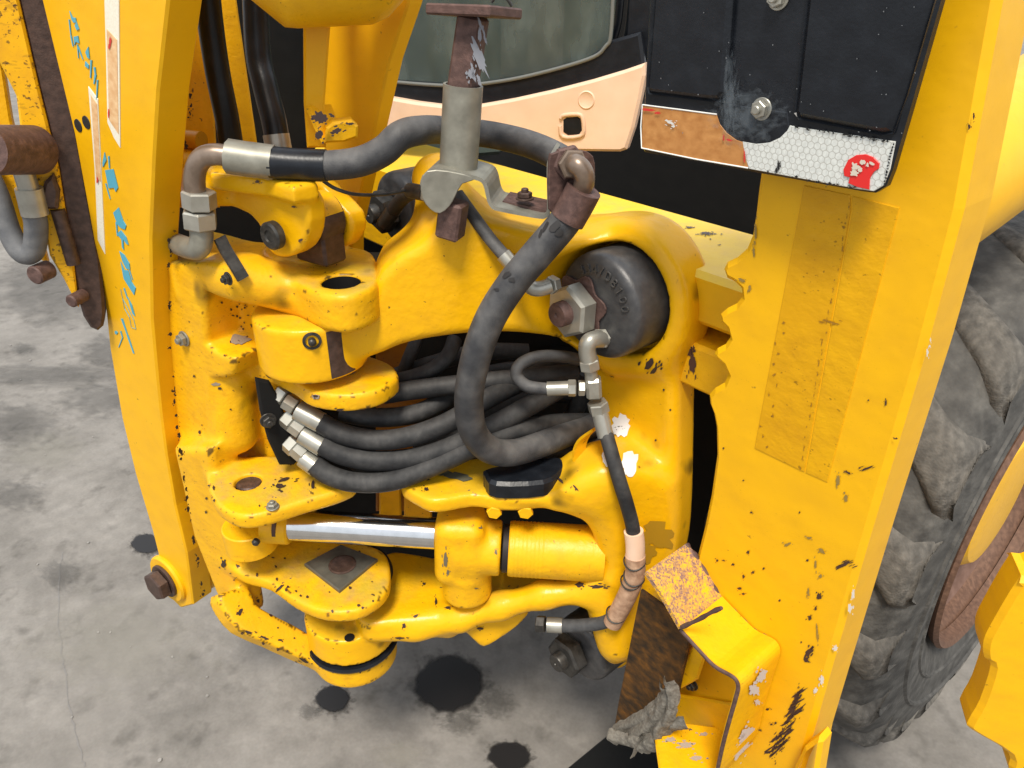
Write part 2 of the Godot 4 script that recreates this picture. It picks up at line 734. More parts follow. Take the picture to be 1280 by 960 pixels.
func picture(w: int, h: int, data: PackedByteArray) -> ImageTexture:
	return ImageTexture.create_from_image(Image.create_from_data(w, h, false, Image.FORMAT_RGB8, data))

# worn paint: white where the paint is whole, specks and chips showing dark metal; multiplies the paint's own colour
func paint_tex(s: int, sd: int, chip: int, gate: int, soil: float) -> ImageTexture:
	var a := noise_bytes(s, s, 0.045, 4, sd)
	var b := noise_bytes(s, s, 0.008, 3, sd + 7)
	var c := noise_bytes(s, s, 0.012, 5, sd + 13)
	var f := noise_bytes(s, s, 0.16, 2, sd + 23)
	var out := PackedByteArray()
	out.resize(s * s * 3)
	for i in s * s:
		var r := 250
		var g := 250
		var bl := 112
		var t := c[i] / 255.0
		var k := 1.0 - soil * t * t
		r = int(r * (0.88 + 0.12 * k)); g = int(g * (0.85 + 0.15 * k)); bl = int(bl * (1.0 + 1.1 * (1.0 - k)))
		if f[i] > 205:   # fine specks of dirt
			var q := 1.0 - (f[i] - 205) * 0.0075 * soil
			r = int(r * q); g = int(g * q)
		if a[i] > chip and b[i] > gate:
			if a[i] > chip + 6:
				r = 78; g = 76; bl = 230
			else:
				r = 190; g = 182; bl = 250
		out[i * 3] = r; out[i * 3 + 1] = g; out[i * 3 + 2] = bl
	return picture(s, s, out)

# mottled mix of two colours (sRGB) by noise
func mottle(s: int, sd: int, lo: Color, hi: Color, freq := 0.02, oct := 5, power := 1.0, stretch := 1) -> ImageTexture:
	var a := noise_bytes(s, s, freq, oct, sd)
	var lut := PackedByteArray()
	for i in 256:
		var c := lo.lerp(hi, pow(i / 255.0, power))
		lut.append(int(c.r * 255)); lut.append(int(c.g * 255)); lut.append(int(c.b * 255))
	var out := PackedByteArray()
	out.resize(s * s * 3)
	for y in s:
		for x in s:
			var q := a[((y / stretch) * s) + x] * 3 if stretch > 1 else a[y * s + x] * 3
			var i := (y * s + x) * 3
			out[i] = lut[q]; out[i + 1] = lut[q + 1]; out[i + 2] = lut[q + 2]
	return picture(s, s, out)

func concrete_tex(s: int, sd: int) -> ImageTexture:   # worn yard concrete: broad patches, scuffs and fine grain
	var a := noise_bytes(s, s, 0.006, 4, sd)
	var b := noise_bytes(s, s, 0.03, 5, sd + 1)
	var c := noise_bytes(s, s, 0.22, 2, sd + 2)
	var e := noise_bytes(s, s, 0.018, 4, sd + 3)
	var out := PackedByteArray()
	out.resize(s * s * 3)
	var lo := Color(0.375, 0.36, 0.34)
	var hi := Color(0.595, 0.575, 0.55)
	for i in s * s:
		var v := a[i] * 0.0020 + b[i] * 0.0012 + c[i] * 0.0006
		if e[i] > 172:   # darker scuffed streaks
			v -= (e[i] - 172) * 0.005
		var q := lo.lerp(hi, clampf(v, 0.0, 1.0))
		out[i * 3] = int(q.r * 255); out[i * 3 + 1] = int(q.g * 255); out[i * 3 + 2] = int(q.b * 255)
	return picture(s, s, out)

func pitted_tex(s: int, sd: int) -> ImageTexture:   # paint mostly gone: purple-brown rust with specks of yellow left
	var a := noise_bytes(s, s, 0.06, 5, sd)
	var b := noise_bytes(s, s, 0.012, 3, sd + 3)
	var out := PackedByteArray()
	out.resize(s * s * 3)
	for i in s * s:
		var v := a[i] * 0.55 + b[i] * 0.45
		var c := Color(0.93, 0.70, 0.10) if v > 138 else (Color(0.72, 0.58, 0.42) if v > 126 else Color(0.46, 0.34, 0.32).lerp(Color(0.60, 0.49, 0.46), a[i] / 255.0))
		out[i * 3] = int(c.r * 255); out[i * 3 + 1] = int(c.g * 255); out[i * 3 + 2] = int(c.b * 255)
	return picture(s, s, out)

func grey_tex(s: int, sd: int, freq: float, oct: int) -> ImageTexture:
	return ImageTexture.create_from_image(Image.create_from_data(s, s, false, Image.FORMAT_L8, noise_bytes(s, s, freq, oct, sd)))

func mat(called: String, tex: Texture2D, rough: float, metal := 0.0, metres := 0.0, tint := Color.WHITE, relief: Texture2D = null, relief_cm := 0.0) -> StandardMaterial3D:
	var m := StandardMaterial3D.new()
	m.resource_name = called
	m.albedo_color = tint
	m.albedo_texture = tex
	m.roughness = rough
	m.metallic = metal
	if metal == 0.0:
		m.metallic_specular = 0.4
	m.vertex_color_use_as_albedo = true
	if metres > 0.0:
		m.uv1_triplanar = true
		m.uv1_scale = Vector3.ONE / metres
	if relief:
		m.heightmap_enabled = true
		m.heightmap_texture = relief
		m.heightmap_scale = relief_cm
	return m

func make_materials() -> void:
	var bumps := grey_tex(512, 91, 0.02, 4)
	var skin := grey_tex(1024, 94, 0.03, 6)
	var fine := grey_tex(512, 92, 0.12, 3)
	M.paint = mat("yellow_paint", paint_tex(1024, 3, 216, 150, 0.45), 0.32, 0.0, 0.62, Color.WHITE, skin, 0.07)
	M.worn = mat("worn_yellow_paint", paint_tex(1024, 31, 203, 135, 0.9), 0.42, 0.0, 0.5, Color.WHITE, skin, 0.08)
	M.clean = mat("yellow_panel_paint", paint_tex(1024, 5, 222, 165, 0.5), 0.42, 0.0, 0.7, Color.WHITE, bumps, 0.1)
	M.flat = mat("bare_colour", null, 0.6, 0.0)
	M.rust = mat("rusty_steel", mottle(512, 41, Color(0.24, 0.17, 0.155), Color(0.47, 0.36, 0.33), 0.02), 0.65, 0.15, 0.15, Color.WHITE, fine, 0.05)
	M.darkrust = mat("dark_worn_steel", mottle(512, 42, Color(0.20, 0.15, 0.13), Color(0.40, 0.31, 0.27), 0.025), 0.5, 0.3, 0.2, Color.WHITE, fine, 0.03)
	M.zinc = mat("zinc_plated_steel", mottle(512, 43, Color(0.58, 0.57, 0.53), Color(0.74, 0.73, 0.69), 0.012), 0.36, 0.65, 0.25)
	M.pipe = mat("bronzed_pipe", mottle(512, 57, Color(0.42, 0.36, 0.31), Color(0.60, 0.53, 0.47), 0.012), 0.34, 0.6, 0.2)
	M.bracket = mat("dull_grey_steel", mottle(512, 44, Color(0.48, 0.47, 0.43), Color(0.63, 0.62, 0.57), 0.012), 0.45, 0.45, 0.2)
	M.steel = mat("oily_dark_steel", mottle(512, 45, Color(0.16, 0.155, 0.15), Color(0.36, 0.35, 0.33), 0.02), 0.42, 0.55, 0.15)
	M.chrome = mat("chrome_rod", mottle(512, 46, Color(0.80, 0.80, 0.80), Color(0.90, 0.90, 0.90), 0.02), 0.14, 1.0, 0.3)
	M.rubber = mat("hose_rubber", mottle(512, 47, Color(0.23, 0.232, 0.238), Color(0.335, 0.335, 0.335), 0.02, 5, 1.4), 0.62, 0.0, 0.12, Color.WHITE, fine, 0.03)
	M.oldhose = mat("scuffed_hose_rubber", mottle(512, 48, Color(0.32, 0.325, 0.34), Color(0.46, 0.46, 0.46), 0.012, 5, 1.1), 0.6, 0.0, 0.16, Color.WHITE, fine, 0.04)
	M.black = mat("black_plastic", mottle(512, 49, Color(0.07, 0.08, 0.10), Color(0.14, 0.155, 0.18), 0.02, 5, 1.6), 0.34, 0.0, 0.3, Color.WHITE, fine, 0.015)
	M.cap = mat("black_cast_cap", mottle(512, 50, Color(0.19, 0.19, 0.20), Color(0.36, 0.355, 0.35), 0.012), 0.40, 0.25, 0.15, Color.WHITE, fine, 0.02)
	M.dark = mat("dark_underside", mottle(256, 51, Color(0.03, 0.03, 0.03), Color(0.085, 0.08, 0.075), 0.03), 0.8, 0.0, 0.4)  # near-black: stands for shade on the fill slabs, also colours plugs and linings
	M.peach = mat("faded_panel", mottle(512, 52, Color(0.88, 0.74, 0.63), Color(0.93, 0.81, 0.71), 0.012), 0.5, 0.0, 0.6, Color.WHITE, bumps, 0.05)
	M.tyre = mat("dusty_tyre_rubber", mottle(1024, 53, Color(0.20, 0.196, 0.19), Color(0.45, 0.44, 0.42), 0.012, 6, 1.2), 0.75, 0.0, 0.5, Color.WHITE, fine, 0.1)
	M.cloth = mat("grey_rag_cloth", mottle(512, 54, Color(0.33, 0.31, 0.28), Color(0.58, 0.56, 0.52), 0.03), 0.9, 0.0, 0.1, Color.WHITE, fine, 0.15)
	M.lug = mat("dusty_tyre_lugs", mottle(512, 58, Color(0.24, 0.232, 0.22), Color(0.50, 0.48, 0.45), 0.03, 6, 1.1), 0.85, 0.0, 0.3, Color.WHITE, fine, 0.12)
	M.pitted = mat("pitted_rusty_paint", pitted_tex(512, 59), 0.6, 0.0, 0.13, Color.WHITE, fine, 0.1)
	M.glass = mat("cab_glass", mottle(256, 60, Color(0.27, 0.31, 0.30), Color(0.40, 0.44, 0.425), 0.02, 4, 1.5, 2), 0.07, 0.0, 0.0, Color(1, 1, 1, 0.78))  # pale mottle holds both dust film and sky reflection
	M.glass.uv1_scale = Vector3(2.5, 2.5, 1)
	M.glass.transparency = BaseMaterial3D.TRANSPARENCY_ALPHA
	M.ground = mat("concrete", concrete_tex(1024, 55), 0.85, 0.0, 2.3, Color.WHITE, grey_tex(512, 93, 0.05, 5), 0.5)

var wear := FastNoiseLite.new()
var wear2 := FastNoiseLite.new()

# paint on a casting: chipped along its outer edges, dusty or grimy in patches
func cast_paint(edge: float, dust: float, grime: float) -> Callable:
	return func(p: Vector3, n: Vector3, curv: float) -> Color:
		var c := YEL
		var a := wear.get_noise_3dv(p)
		var b := wear2.get_noise_3dv(p)
		if n.y > 0.6:
			c = c.lerp(DUST, clampf(dust * (0.45 + b * 1.4) * (n.y - 0.6) * 2.5, 0.0, 0.85))
		if grime > 0.0:
			c = c.lerp(GRIME, clampf((b + grime - 0.55) * 3.0, 0.0, 0.75))
		var e := edge * (1.5 if p.y < 0.60 else 1.0)
		if curv * e > 0.10 + 0.30 * (0.5 - a):
			c = c.lerp(RUSTY, 0.9)
		return c

func _ready() -> void:
	rng.seed = 7
	wear.seed = 4; wear.frequency = 55.0; wear.fractal_octaves = 3
	wear2.seed = 9; wear2.frequency = 9.0; wear2.fractal_octaves = 3
	# camera, sky, sun, exposure
	CB = Basis(Vector3.RIGHT, -deg_to_rad(PITCH))
	var cam := Camera3D.new()
	cam.name = "camera"
	add_child(cam)
	cam.transform = Transform3D(CB, EYE)
	cam.fov = rad_to_deg(2.0 * atan(480.0 / F))
	cam.near = 0.02
	cam.far = 200.0
	cam.current = true
	var env := Environment.new()
	env.background_mode = Environment.BG_SKY
	var sky := Sky.new()
	var sm := ProceduralSkyMaterial.new()
	sm.sky_top_color = Color(0.90, 0.93, 0.97)
	sm.sky_horizon_color = Color(0.84, 0.86, 0.88)
	sm.sky_curve = 0.3
	sm.ground_bottom_color = Color(0.40, 0.39, 0.38)
	sm.ground_horizon_color = Color(0.62, 0.62, 0.62)
	sm.energy_multiplier = 0.85
	sky.sky_material = sm
	env.sky = sky
	env.tonemap_mode = Environment.TONE_MAPPER_LINEAR
	env.tonemap_exposure = 1.56
	env.sdfgi_enabled = true
	env.ssao_enabled = true
	env.ssil_enabled = true
	var we := WorldEnvironment.new()
	we.name = "world"
	we.environment = env
	add_child(we)
	var sun := DirectionalLight3D.new()
	sun.name = "sun"
	add_child(sun)
	sun.look_at_from_position(Vector3(-0.25, 2.7, 1.5), Vector3.ZERO)
	sun.light_energy = 0.85
	sun.light_angular_distance = 14.0
	sun.light_color = Color(1.0, 0.97, 0.92)
	sun.shadow_enabled = true
	var t0 := Time.get_ticks_msec()
	make_materials()
	print("materials ", Time.get_ticks_msec() - t0)
	build_ground()
	build_background()
	build_wheel()
	build_rear_frame()
	build_stabiliser()
	build_carriage()
	build_kingpost()
	build_boom()
	build_dipper()
	build_ram()
	build_link()
	build_clamps()
	build_bracket()
	build_hoses()
	build_guard()
	print("all ", Time.get_ticks_msec() - t0)

func stain(px: float, py: float, rx: float, ry: float, name_: String, m: Material, g: Node3D, sd: int, lift := 0.0015) -> void:
	var c := ony(px, py, 0.0)
	var ex := ony(px + rx, py, 0.0) - c
	var ez := ony(px, py - ry, 0.0) - c
	var o := mb()
	var r := FastNoiseLite.new()
	r.seed = sd
	r.frequency = 0.9
	var first := o.vert(c + UP * lift, UP, Vector2(0.5, 0.5))
	var k := 40
	for i in k:
		var a := TAU * i / k
		var d := Vector2(cos(a), sin(a))
		var q := 1.25 + 0.2 * r.get_noise_2d(d.x + sd, d.y) + 0.07 * r.get_noise_2d(d.x * 3.0, d.y * 3.0 + sd)
		o.vert(c + ex * d.x * q + ez * d.y * q + UP * lift, UP, Vector2(0.5, 0.5) + d * 0.5)
	for i in k:
		o.tri(first, first + 1 + i, first + 1 + (i + 1) % k)
	part(name_, o.done(), m, g)

func soft_stain_mat(called: String, c: Color, sd: int, most: float, steep := 7.0) -> StandardMaterial3D:
	var s := 128
	var a := noise_bytes(s, s, 0.05, 5, sd)
	var im := Image.create_empty(s, s, false, Image.FORMAT_RGBA8)
	for y in s:
		for x in s:
			var d := Vector2(x - 63.5, y - 63.5).length() / 63.5
			var q := clampf((0.85 - d) * steep + (a[y * s + x] / 255.0 - 0.5) * (0.5 if steep > 3.0 else 1.3), 0.0, 1.0)
			im.set_pixel(x, y, Color(c.r, c.g, c.b, q * most * clampf((1.0 - d) * 12.0, 0.0, 1.0)))
	var m := StandardMaterial3D.new()
	m.resource_name = called
	m.albedo_texture = ImageTexture.create_from_image(im)
	m.transparency = BaseMaterial3D.TRANSPARENCY_ALPHA
	m.roughness = 0.5
	return m

func build_ground() -> void:
	var o := mb()
	for i in 4:
		o.vert([Vector3(-60, 0, 20), Vector3(60, 0, 20), Vector3(60, 0, -90), Vector3(-60, 0, -90)][i], UP)
	o.quad(0, 1, 2, 3)
	var g := structure("ground", o.done(), M.ground)
	var oil := soft_stain_mat("oil", Color(0.10, 0.09, 0.085), 61, 0.97)
	var halo := soft_stain_mat("oil_halo", Color(0.20, 0.185, 0.17), 64, 0.55, 2.2)
	var dirt := soft_stain_mat("dirt", Color(0.24, 0.23, 0.215), 62, 0.30, 2.0)
	var pale := soft_stain_mat("pale_patch", Color(0.62, 0.60, 0.55), 63, 0.25, 1.6)
	var n := 0
	for s in [[560, 854, 42, 33], [416, 874, 21, 16], [637, 946, 26, 18], [183, 680, 19, 12]]:
		stain(s[0] + 3, s[1] + 2, s[2] * 1.25, s[3] * 1.25, "oil_halo", halo, g, 91 + n, 0.0012 + n * 0.0001)
		stain(s[0], s[1], s[2], s[3], "oil_stain", oil, g, 11 + n, 0.002 + n * 0.0002)
		n += 1
	for s in [[575, 905, 30, 16], [30, 437, 18, 8], [130, 500, 60, 22], [20, 530, 60, 26], [60, 360, 90, 40], [140, 440, 50, 20], [387, 892, 16, 10], [60, 470, 120, 14], [20, 620, 40, 18], [75, 720, 26, 18], [620, 880, 25, 20]]:
		stain(s[0], s[1], s[2], s[3], "dirt_stain", dirt, g, 31 + n, 0.004 + n * 0.0002)
		n += 1
	for s in [[500, 945, 38, 20], [60, 565, 60, 30], [150, 800, 120, 60], [240, 560, 60, 40]]:
		stain(s[0], s[1], s[2], s[3], "pale_patch", pale, g, 51 + n, 0.0015 + n * 0.0001)
		n += 1
	# hairline cracks: narrow strips of dark dirt
	var ck := mb(Color(0.19, 0.18, 0.165))
	for line in [[78, 690, 72, 760, 80, 830, 90, 900, 106, 958]]:
		var pts := []
		for i in range(0, line.size(), 2):
			pts.append(ony(line[i], line[i + 1], 0.0009))
		var path := spline(pts, 10)
		for i in path.size() - 1:
			var w := 0.0006 + 0.0016 * rng.randf()
			var d := (path[i + 1] - path[i]).cross(UP).normalized() * w
			var jit := Vector3(rng.randf_range(-1, 1), 0, rng.randf_range(-1, 1)) * 0.003
			path[i + 1] += jit
			ck.flat4(path[i] - d, path[i] + d, path[i + 1] + d, path[i + 1] - d)
			for q in range(ck.v.size() - 4, ck.v.size()):
				ck.n[q] = UP
	var c := part("crack", ck.done(), M.flat, g)
	c.set_meta("kind", "stuff")
	# pebbles and crumbs
	var pb := mb(Color(0.26, 0.245, 0.225))
	for i in 34:
		var q := ony(rng.randf_range(-20, 330), rng.randf_range(300, 960), 0.0)
		var s := rng.randf_range(0.0015, 0.005)
		add_hex(pb, q, Vector3(rng.randf_range(-0.4, 0.4), 1, rng.randf_range(-0.4, 0.4)), s, s * 0.9, rng.randf() * 3.0)
	var p := part("grit", pb.done(), M.flat, g)
	p.set_meta("kind", "stuff")

func nbox(px: float, py: float, fwd: float, size: Vector3, e := 0.004, col := Color.WHITE) -> ArrayMesh:   # box square to the machine: size along R, up, N
	return box(at(px, py, fwd), Basis(R, UP, NV), size, e, col)

func build_background() -> void:
	# the cab: floor panel, window, seal, with the dark space inside
	var b := at(640, 150, 1.75)
	var t := thing("cab", "loader cab with dusty dark window above a faded peach panel", "cab", Vector3(b.x, 0.9, b.z))
	var p0 := at(640, 130, 1.55)
	var nrm := az(-158.0)
	var panel := pxp([420, 118, 480, 121, 520, 128, 560, 133, 600, 131, 640, 124, 690, 113, 740, 100, 780, 88, 806, 79, 806, 95, 800, 125, 792, 160, 783, 187, 775, 190, 710, 189, 650, 186, 600, 178, 540, 172, 480, 160, 420, 150], p0, nrm)
	var pm := part("lower_panel", plate(panel, nrm, 0.03, 0.005), M.peach, t, "faded peach lower cab panel with square hole")
	var hole := pxp([704, 150, 708, 147, 722, 146, 726, 149, 727, 163, 724, 168, 710, 169, 704, 165], p0 + nrm * 0.0012, nrm)
	part("panel_hole", plate(hole, nrm, 0.004, 0.0008), M.black, pm)
	var rim := mb(Color(0.9, 0.88, 0.85))
	add_tube(rim, spline(smooth_loop(pxp([701, 148, 706, 144, 722, 143, 728, 147, 730, 163, 726, 170, 709, 172, 701, 167], p0 + nrm * 0.001, nrm), 2), 1), 0.004, 8)
	part("hole_rim", rim.done(), M.peach, pm)
	var knock := mb()
	var kc := onp(733, 125, p0, nrm)
	add_lathe(knock, [Vector2(0.0, 0.001), Vector2(0.013, 0.001), Vector2(0.0145, 0.002), Vector2(0.016, 0.001), Vector2(0.0165, 0.0)], kc, nrm, 32)
	part("panel_knockout", knock.done(), M.peach, pm)
	# seal: black band above the panel, then the glass
	var p1 := p0 - nrm * 0.02
	var low := spline(pxp([400, 112, 460, 120, 520, 128, 570, 132, 620, 128, 680, 115, 740, 99, 800, 78], p1, nrm), 6)
	var seal := mb()
	add_plate(seal, pxp([400, 86, 460, 95, 500, 101, 560, 105, 600, 103, 660, 93, 735, 72, 765, 50, 800, 40, 806, 84, 740, 105, 690, 119, 640, 130, 600, 137, 560, 139, 520, 134, 460, 126, 400, 118], p1, nrm), nrm, 0.02, 0.005)
	var bead := mb(Color(2.0, 2.0, 2.0))
	add_tube(bead, spline(pxp([400, 88, 460, 97, 500, 103, 560, 107, 600, 105, 660, 95, 735, 74, 757, 58, 764, 38, 768, -60], p1 + nrm * 0.001, nrm), 6), 0.0035, 8)
	var ws := part("window_seal", seal.done(), M.black, t)
	part("dusty_bead", bead.done(), flake(Color(0.42, 0.43, 0.42)), ws)
	var glass := pxp([400, -60, 400, 95, 460, 103, 500, 108, 560, 112, 600, 110, 660, 100, 740, 78, 765, 55, 775, -60], p1 - nrm * 0.012, nrm)
	part("window_glass", plate(glass, nrm, 0.005, 0.001), M.glass, t, "grey green cab window with dust and sky reflection put into its colour")
	# side post of the window frame
	var fr := mb()
	add_tube(fr, spline(pxf([772, -80, 1.56, 768, 0, 1.56, 762, 40, 1.56, 745, 75, 1.56]), 6), 0.018, 12)
	add_tube(fr, spline(pxf([800, -80, 1.58, 795, 0, 1.58, 788, 50, 1.58, 770, 85, 1.58]), 6), 0.016, 12)
	part("window_frame", fr.done(), M.black, t)
	var st := mb()
	add_plate(st, pxp([790, -90, 830, -90, 822, 60, 806, 78, 780, 88], p1 - nrm * 0.03, nrm), nrm, 0.03)
	part("corner_post", st.done(), M.black, t)
	# inside: rear wall, seat back and a coat of dark trim
	part("inner_wall", plate(pxp([300, -200, 300, 140, 860, 140, 860, -200], p0 - nrm * 0.75, nrm), nrm, 0.03), M.dark, t)
	var seat := mb(Color(0.30, 0.24, 0.20))
	add_box(seat, at(665, 40, 1.9), Basis(Vector3.RIGHT, UP, Vector3.BACK), Vector3(0.14, 0.5, 0.05), 0.01)
	part("seat_back", seat.done(), M.flat, t)
	var trim := mb(Color(0.10, 0.13, 0.12))
	add_box(trim, at(560, 30, 1.95), Basis(az(70.0), UP, az(-20.0)), Vector3(0.25, 0.6, 0.05), 0.01)
	part("side_trim", trim.done(), M.flat, t)
	# near-black blocks in the chassis space, coloured to stand for shade
	var ch := thing("chassis", "plain dark blocks standing for shade in the chassis space under the loader cab", "chassis", Vector3(0.5, 0, -2.0))
	var cm := mb()
	add_box(cm, at(790, 240, 1.7) + FW * 0.55 - UP * 0.12 + L * 0.55, Basis(R, UP, NV), Vector3(1.6, 0.5, 0.6), 0.02)
	add_box(cm, at(790, 240, 1.4) + FW * 0.75 - UP * 0.45 + L * 0.4, Basis(R, UP, NV), Vector3(1.0, 0.45, 0.7), 0.02)
	part("chassis_shade_fill", cm.done(), M.dark, ch)
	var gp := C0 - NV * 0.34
	part("gap_shade_sheet", plate(pxp([820, 430, 960, 430, 960, 720, 820, 720], gp, NV), NV, 0.02, 0.004), M.dark, ch)  # dark sheet put behind the leg gap in place of shade

func build_wheel() -> void:
	var c := Vector3(1.005, 0.585, -1.225)
	var t := thing("tractor_wheel", "large dusty rear tyre with worn lugs and rusty rim", "wheel", Vector3(c.x, 0, c.z))
	var RR := 0.573
	var w := 0.36
	var prof := [Vector2(0.300, -0.03), Vector2(0.325, -0.012), Vector2(0.37, 0.004), Vector2(0.44, 0.01), Vector2(0.50, 0.0), Vector2(0.535, -0.02), Vector2(0.553, -0.05), Vector2(0.560, -w * 0.5), Vector2(0.553, -w + 0.05), Vector2(0.535, -w + 0.02), Vector2(0.48, -w), Vector2(0.35, -w + 0.01), Vector2(0.30, -w + 0.04)]
	var tm := mb()
	add_lathe(tm, prof, c, R, 96, 60.0)
	var tyre := part("tyre", tm.done(), M.tyre, t)
	# lugs: worn slanting bars that run from the shoulder towards the middle of the tread
	var b := frame(R)
	var cut := [[-2.0, -0.055], [-1.4, -0.022], [-1.1, -0.005], [-0.7, 0.0], [0.0, 0.001], [0.7, 0.0], [1.1, -0.005], [1.4, -0.022], [2.0, -0.055]]
	for half in 2:
		for i in 19:
			var lm := mb()
			var a0 := TAU * (i + 0.5 * half) / 19.0
			var wob := 0.85 + 0.3 * sin(i * 5.3 + half)
			for s in 9:
				var f := maxf(0.0, (s - 3) / 5.0)
				var a := a0 + f * 0.25
				var y: float = [-0.004, 0.004, -0.002, -0.016][s] if s < 4 else -0.016 - f * (w * 0.5)
				if half == 1:
					y = -w - y
				var rr: float = [0.480, 0.515, 0.541, 0.558, 0.564, 0.566, 0.566, 0.566, 0.554][s]
				var wd := lerpf(0.040, 0.029, f) / RR * wob
				for q in cut:
					var aa: float = a + q[0] * wd * (0.7 if s == 0 else 1.0)
					var e: Vector3 = b.x * cos(aa) + b.z * sin(aa)
					var yy := y - (0.02 if s == 0 and half == 0 else 0.0) * 0.5
					lm.vert(c + e * (rr + q[1]) + b.y * yy, e)
			for s in 8:
				for q in 8:
					var o: int = s * 9 + q
					lm.quad(o, o + 1, o + 10, o + 9)
			var acc := PackedVector3Array()
			acc.resize(lm.v.size())
			for z in range(0, lm.idx.size(), 3):
				var fn := (lm.v[lm.idx[z + 1]] - lm.v[lm.idx[z]]).cross(lm.v[lm.idx[z + 2]] - lm.v[lm.idx[z]])
				if fn.dot(lm.n[lm.idx[z]]) < 0:
					fn = -fn
				for q in 3:
					acc[lm.idx[z + q]] += fn
			for z in lm.v.size():
				lm.n[z] = acc[z].normalized()
			part("lug", lm.done(), M.lug, tyre)
	# raised bead rings on the sidewall
	var sr := mb()
	add_lathe(sr, [Vector2(0.372, 0.003), Vector2(0.375, 0.008), Vector2(0.379, 0.008), Vector2(0.383, 0.004)], c, R, 96)
	add_lathe(sr, [Vector2(0.432, 0.009), Vector2(0.435, 0.014), Vector2(0.440, 0.014), Vector2(0.444, 0.009)], c, R, 96)
	part("sidewall_ring", sr.done(), M.tyre, tyre)
	var rm := mb()
	add_lathe(rm, [Vector2(0.18, -0.13), Vector2(0.262, -0.12), Vector2(0.280, -0.085), Vector2(0.287, -0.045), Vector2(0.296, -0.03), Vector2(0.312, -0.012), Vector2(0.318, 0.0), Vector2(0.312, 0.008), Vector2(0.302, 0.002), Vector2(0.296, -0.02)], c, R, 96, 25.0)
	var rim := part("rim", rm.done(), mat("brown_rusty_rim", mottle(512, 84, Color(0.27, 0.18, 0.13), Color(0.52, 0.39, 0.31), 0.03), 0.7, 0.1, 0.2), t)
	part("wheel_disc", lathe([Vector2(0.0, -0.02), Vector2(0.10, -0.02), Vector2(0.135, -0.025), Vector2(0.150, -0.04), Vector2(0.158, -0.09), Vector2(0.16, -0.13)], c, R, 64, YEL), M.paint, t)
	part("rim_dish", lathe([Vector2(0.15, -0.085), Vector2(0.20, -0.08), Vector2(0.235, -0.075), Vector2(0.262, -0.068), Vector2(0.285, -0.05)], c, R, 96), mat("dusty_brown_rim", mottle(512, 83, Color(0.34, 0.25, 0.21), Color(0.52, 0.41, 0.36), 0.02), 0.7, 0.0, 0.3), rim)
	# front parts that pass close to the lens at the lower right and the bar above the wheel
	var f := thing("yellow_stabiliser_foot", "yellow steel part at the lower right picture edge", "bracket", at(1260, 900, 0.72))
	var nf := az(-165.0)
	part("plate", plate(smooth_loop(pxp([1290, 725, 1275, 728, 1242, 782, 1231, 806, 1232, 826, 1240, 836, 1226, 880, 1212, 905, 1215, 916, 1262, 945, 1264, 970, 1300, 1010, 1400, 1000, 1400, 725], at(1255, 850, 0.62), nf), 3), nf, 0.05, 0.006, YEL), M.clean, f)
	var bar := single("frame_bar", tube(pxf([1090, 275, 0.90, 1180, 220, 1.0, 1290, 152, 1.2, 1400, 76, 1.4]), 0.095, 24, 4, YEL), M.clean, "round yellow bar running forward above the rear tyre", "bar")

func scatter(list: Array) -> Array:   # one ragged chip breaks up into a main flake and small ones round it
	var out := []
	for c in list:
		var d: Array = c.duplicate()
		if maxf(c[2], c[3]) > 1.6:
			d[2] *= 0.78
			d[3] *= 0.78
			for k in 3 + int(maxf(c[2], c[3]) * 0.3):
				var e: Array = c.duplicate()
				var a := rng.randf() * TAU
				var f := rng.randf_range(0.85, 1.7)
				e[0] += cos(a) * c[2] * f
				e[1] += sin(a) * c[3] * f
				var z := rng.randf_range(0.08, 0.3)
				e[2] = maxf(0.4, c[2] * z)
				e[3] = maxf(0.4, c[3] * z)
				if e.size() > 4 and absf(e[4]) < 12.0:
					e[4] *= z
				out.append(e)
		out.append(d)
	return out

func chips(list: Array, p0: Vector3, n: Vector3, parent: Node3D, m: Material, called := "paint_chips", lift := 0.0012, aspect := 1.0) -> void:
	# ragged flat chips: px, py, rx, ry in the plane
	var o := mb()
	var nz := FastNoiseLite.new()
	nz.frequency = 1.1
	for c in (list if called in ["red_print", "specks", "worn_print"] else scatter(list)):
		nz.seed = int(c[0] * 13 + c[1] * 7)
		var ctr := onp(c[0], c[1], p0, n) + n * lift
		var ex := onp(c[0] + c[2], c[1] + (c[4] if c.size() > 4 else 0.0), p0, n) + n * lift - ctr
		var ey := onp(c[0] - (c[4] if c.size() > 4 else 0.0) * c[3] / maxf(c[2], 0.1), c[1] + c[3], p0, n) + n * lift - ctr
		var first := o.vert(ctr, n)
		var k := 26 if maxf(c[2], c[3]) > 3.0 else 9
		for i in k:
			var a := TAU * i / k
			var q := 1.0 + 0.5 * nz.get_noise_2d(cos(a) * 1.2, sin(a) * 1.2) + 0.4 * nz.get_noise_2d(cos(a) * 3.0, sin(a) * 3.0) + 0.3 * nz.get_noise_2d(cos(a) * 8.0, sin(a) * 8.0)
			o.vert(ctr + ex * cos(a) * q + ey * sin(a) * q, n)
		for i in k:
			o.tri(first, first + 1 + i, first + 1 + (i + 1) % k)
	var p := part(called, o.done(), m, parent)
	p.set_meta("kind", "stuff")

func flake(c: Color, rough := 0.6) -> StandardMaterial3D:
	var key := "flake%s" % c
	if not M.has(key):
		var m := StandardMaterial3D.new()
		m.resource_name = "chip"
		m.albedo_color = c
		m.roughness = rough
		M[key] = m
	return M[key]

